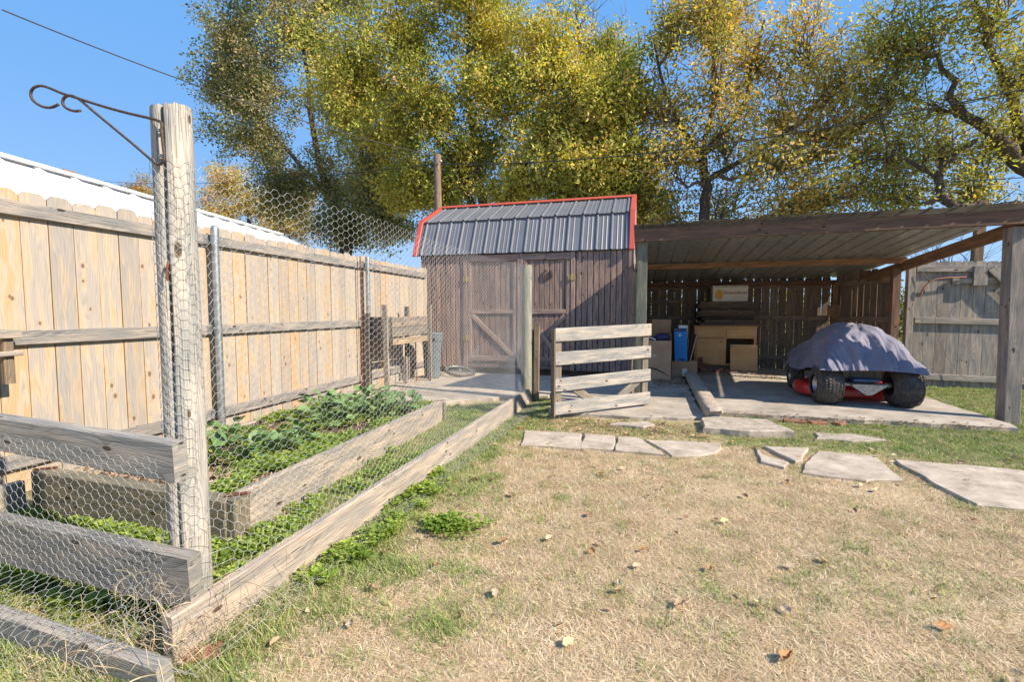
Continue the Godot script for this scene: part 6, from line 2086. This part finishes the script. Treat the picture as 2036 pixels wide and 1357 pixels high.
	var colour_words := ["light brown", "tan", "dark brown", "pale yellow", "rusty orange", "grey-brown", "cream"]
	var spots := [Vector3(-1.09, 0, -2.62), Vector3(-1.04, 0, -2.88), Vector3(-0.74, 0, -2.7), Vector3(-0.42, 0, -2.22), Vector3(-0.93, 0, -2.93), Vector3(-0.98, 0, -1.41), Vector3(-0.54, 0, -1.72), Vector3(-0.22, 0, -1.52), Vector3(0.16, 0, -1.84), Vector3(0.44, 0, -2.65), Vector3(1.05, 0, -1.95), Vector3(0.47, 0, -1.63), Vector3(-0.26, 0, -2.55), Vector3(-0.63, 0, -2.13), Vector3(0.94, 0, -3.4), Vector3(0.62, 0, -3.05), Vector3(-1.02, 0, -1.62), Vector3(-1.12, 0, -1.9)]
	while spots.size() < 150:
		var p := Vector3(r.randf_range(-1.2, 3.2), 0, r.randf_range(-3.7, -1.1))
		if spots.size() > 70:
			p = Vector3(r.randf_range(-1.2, 3.0), 0, -3.7 - absf(r.randfn()) * 0.7)
			if spots.size() > 105: p = Vector3(r.randf_range(-1.15, 0.6), 0, r.randf_range(-4.9, -4.28))
		if on_paving(p.x, p.z) and r.randf() < 0.8: continue
		spots.append(p)
	for i in spots.size():
		var k := r.randi() % mats.size()
		if k > 5 and r.randf() < 0.6: k = r.randi() % 3
		var p: Vector3 = spots[i]
		var side := "left" if p.x < -0.6 else ("middle" if p.x < 0.6 else "right")
		var area := "on the lawn's %s, near the camera" % side if p.z > -1.9 else ("on the middle of the lawn, %s side" % side if p.z > -2.9 else ("on the lawn just before the flagstones, %s part" % side if p.z > -3.75 else ("on the flagstone path or its edge, %s part" % side if p.z > -4.28 else "in the turf between path and carport, %s part" % side)))
		var sz := r.randf_range(0.026, 0.052) if i < 105 else r.randf_range(0.03, 0.05)
		if i < 18: sz = r.randf_range(0.045, 0.065)
		p.y = 0.016 if not on_paving(p.x, p.z) else 0.022
		var o := part(self, "fallen_leaf", lm[r.randi() % 5], mats[k], Transform3D(Basis(Vector3(0, 1, 0), r.randf() * TAU) * Basis(Vector3(1, 0, 0), r.randf_range(-0.5, 0.5)).scaled(Vector3.ONE * sz), p))
		tag(o, "%s curled dead leaf %s" % [colour_words[k], area], "leaf", "fallen leaves in the yard")
	# crumbled leaf litter along the paving edges
	var lt := []
	var lc := []
	for i in 1500:
		var x := r.randf_range(-1.2, 0.6)
		var z := -4.62 + r.randfn() * 0.16
		if i % 5 == 0:
			x = r.randf_range(0.85, 3.3); z = -5.38 + r.randfn() * 0.05
		elif i % 5 == 1:
			x = r.randf_range(0.9, 2.2); z = -8.7 + r.randfn() * 0.25
		elif i % 5 == 2:
			x = r.randf_range(0.2, 0.66); z = -7.6 + r.randfn() * 0.2
		elif i % 11 == 0:
			x = r.randf_range(-1.2, 3.0); z = r.randf_range(-3.6, -1.1)
		var y := 0.012
		if x > 0.62 and z < -5.44: y = 0.055
		elif z < -5.0: y = 0.04
		lt.append(Transform3D(Basis(Vector3(0, 1, 0), r.randf() * TAU) * Basis(Vector3(r.randfn(), 0, r.randfn()).normalized(), r.randf() * 0.7).scaled(Vector3.ONE * r.randf_range(0.012, 0.034)), Vector3(x, y, z)))
		lc.append(Color(0.46, 0.32, 0.19).lerp(Color(0.25, 0.155, 0.09), r.randf()) * r.randf_range(0.7, 1.3))
	var lo := copies(self, "leaf_litter", lm[0], M.grass, lt, lc)
	lo.set_meta("label", "crumbled brown leaf litter along the paving edges")
	lo.set_meta("category", "leaf litter")
	# small brick rubble at the slab's front edge
	for i in 3:
		var o := thing("loose_brick", ["reddish brick half sunk at the carport slab's front edge", "reddish broken brick beside the slab's front edge, right of the first", "small red brick shard in the grass by the carport slab"][i], "brick", Vector3(1.55 + i * 0.2, 0, -5.33), "bricks at the slab edge")
		crate(o, "brick", Vector3(0.19 - i * 0.04, 0.05, 0.09), M.brick, Transform3D(Basis(Vector3(0, 1, 0), i * 0.4 - 0.1), Vector3(1.52 + i * 0.2, 0.0, -5.34)), 0.008)
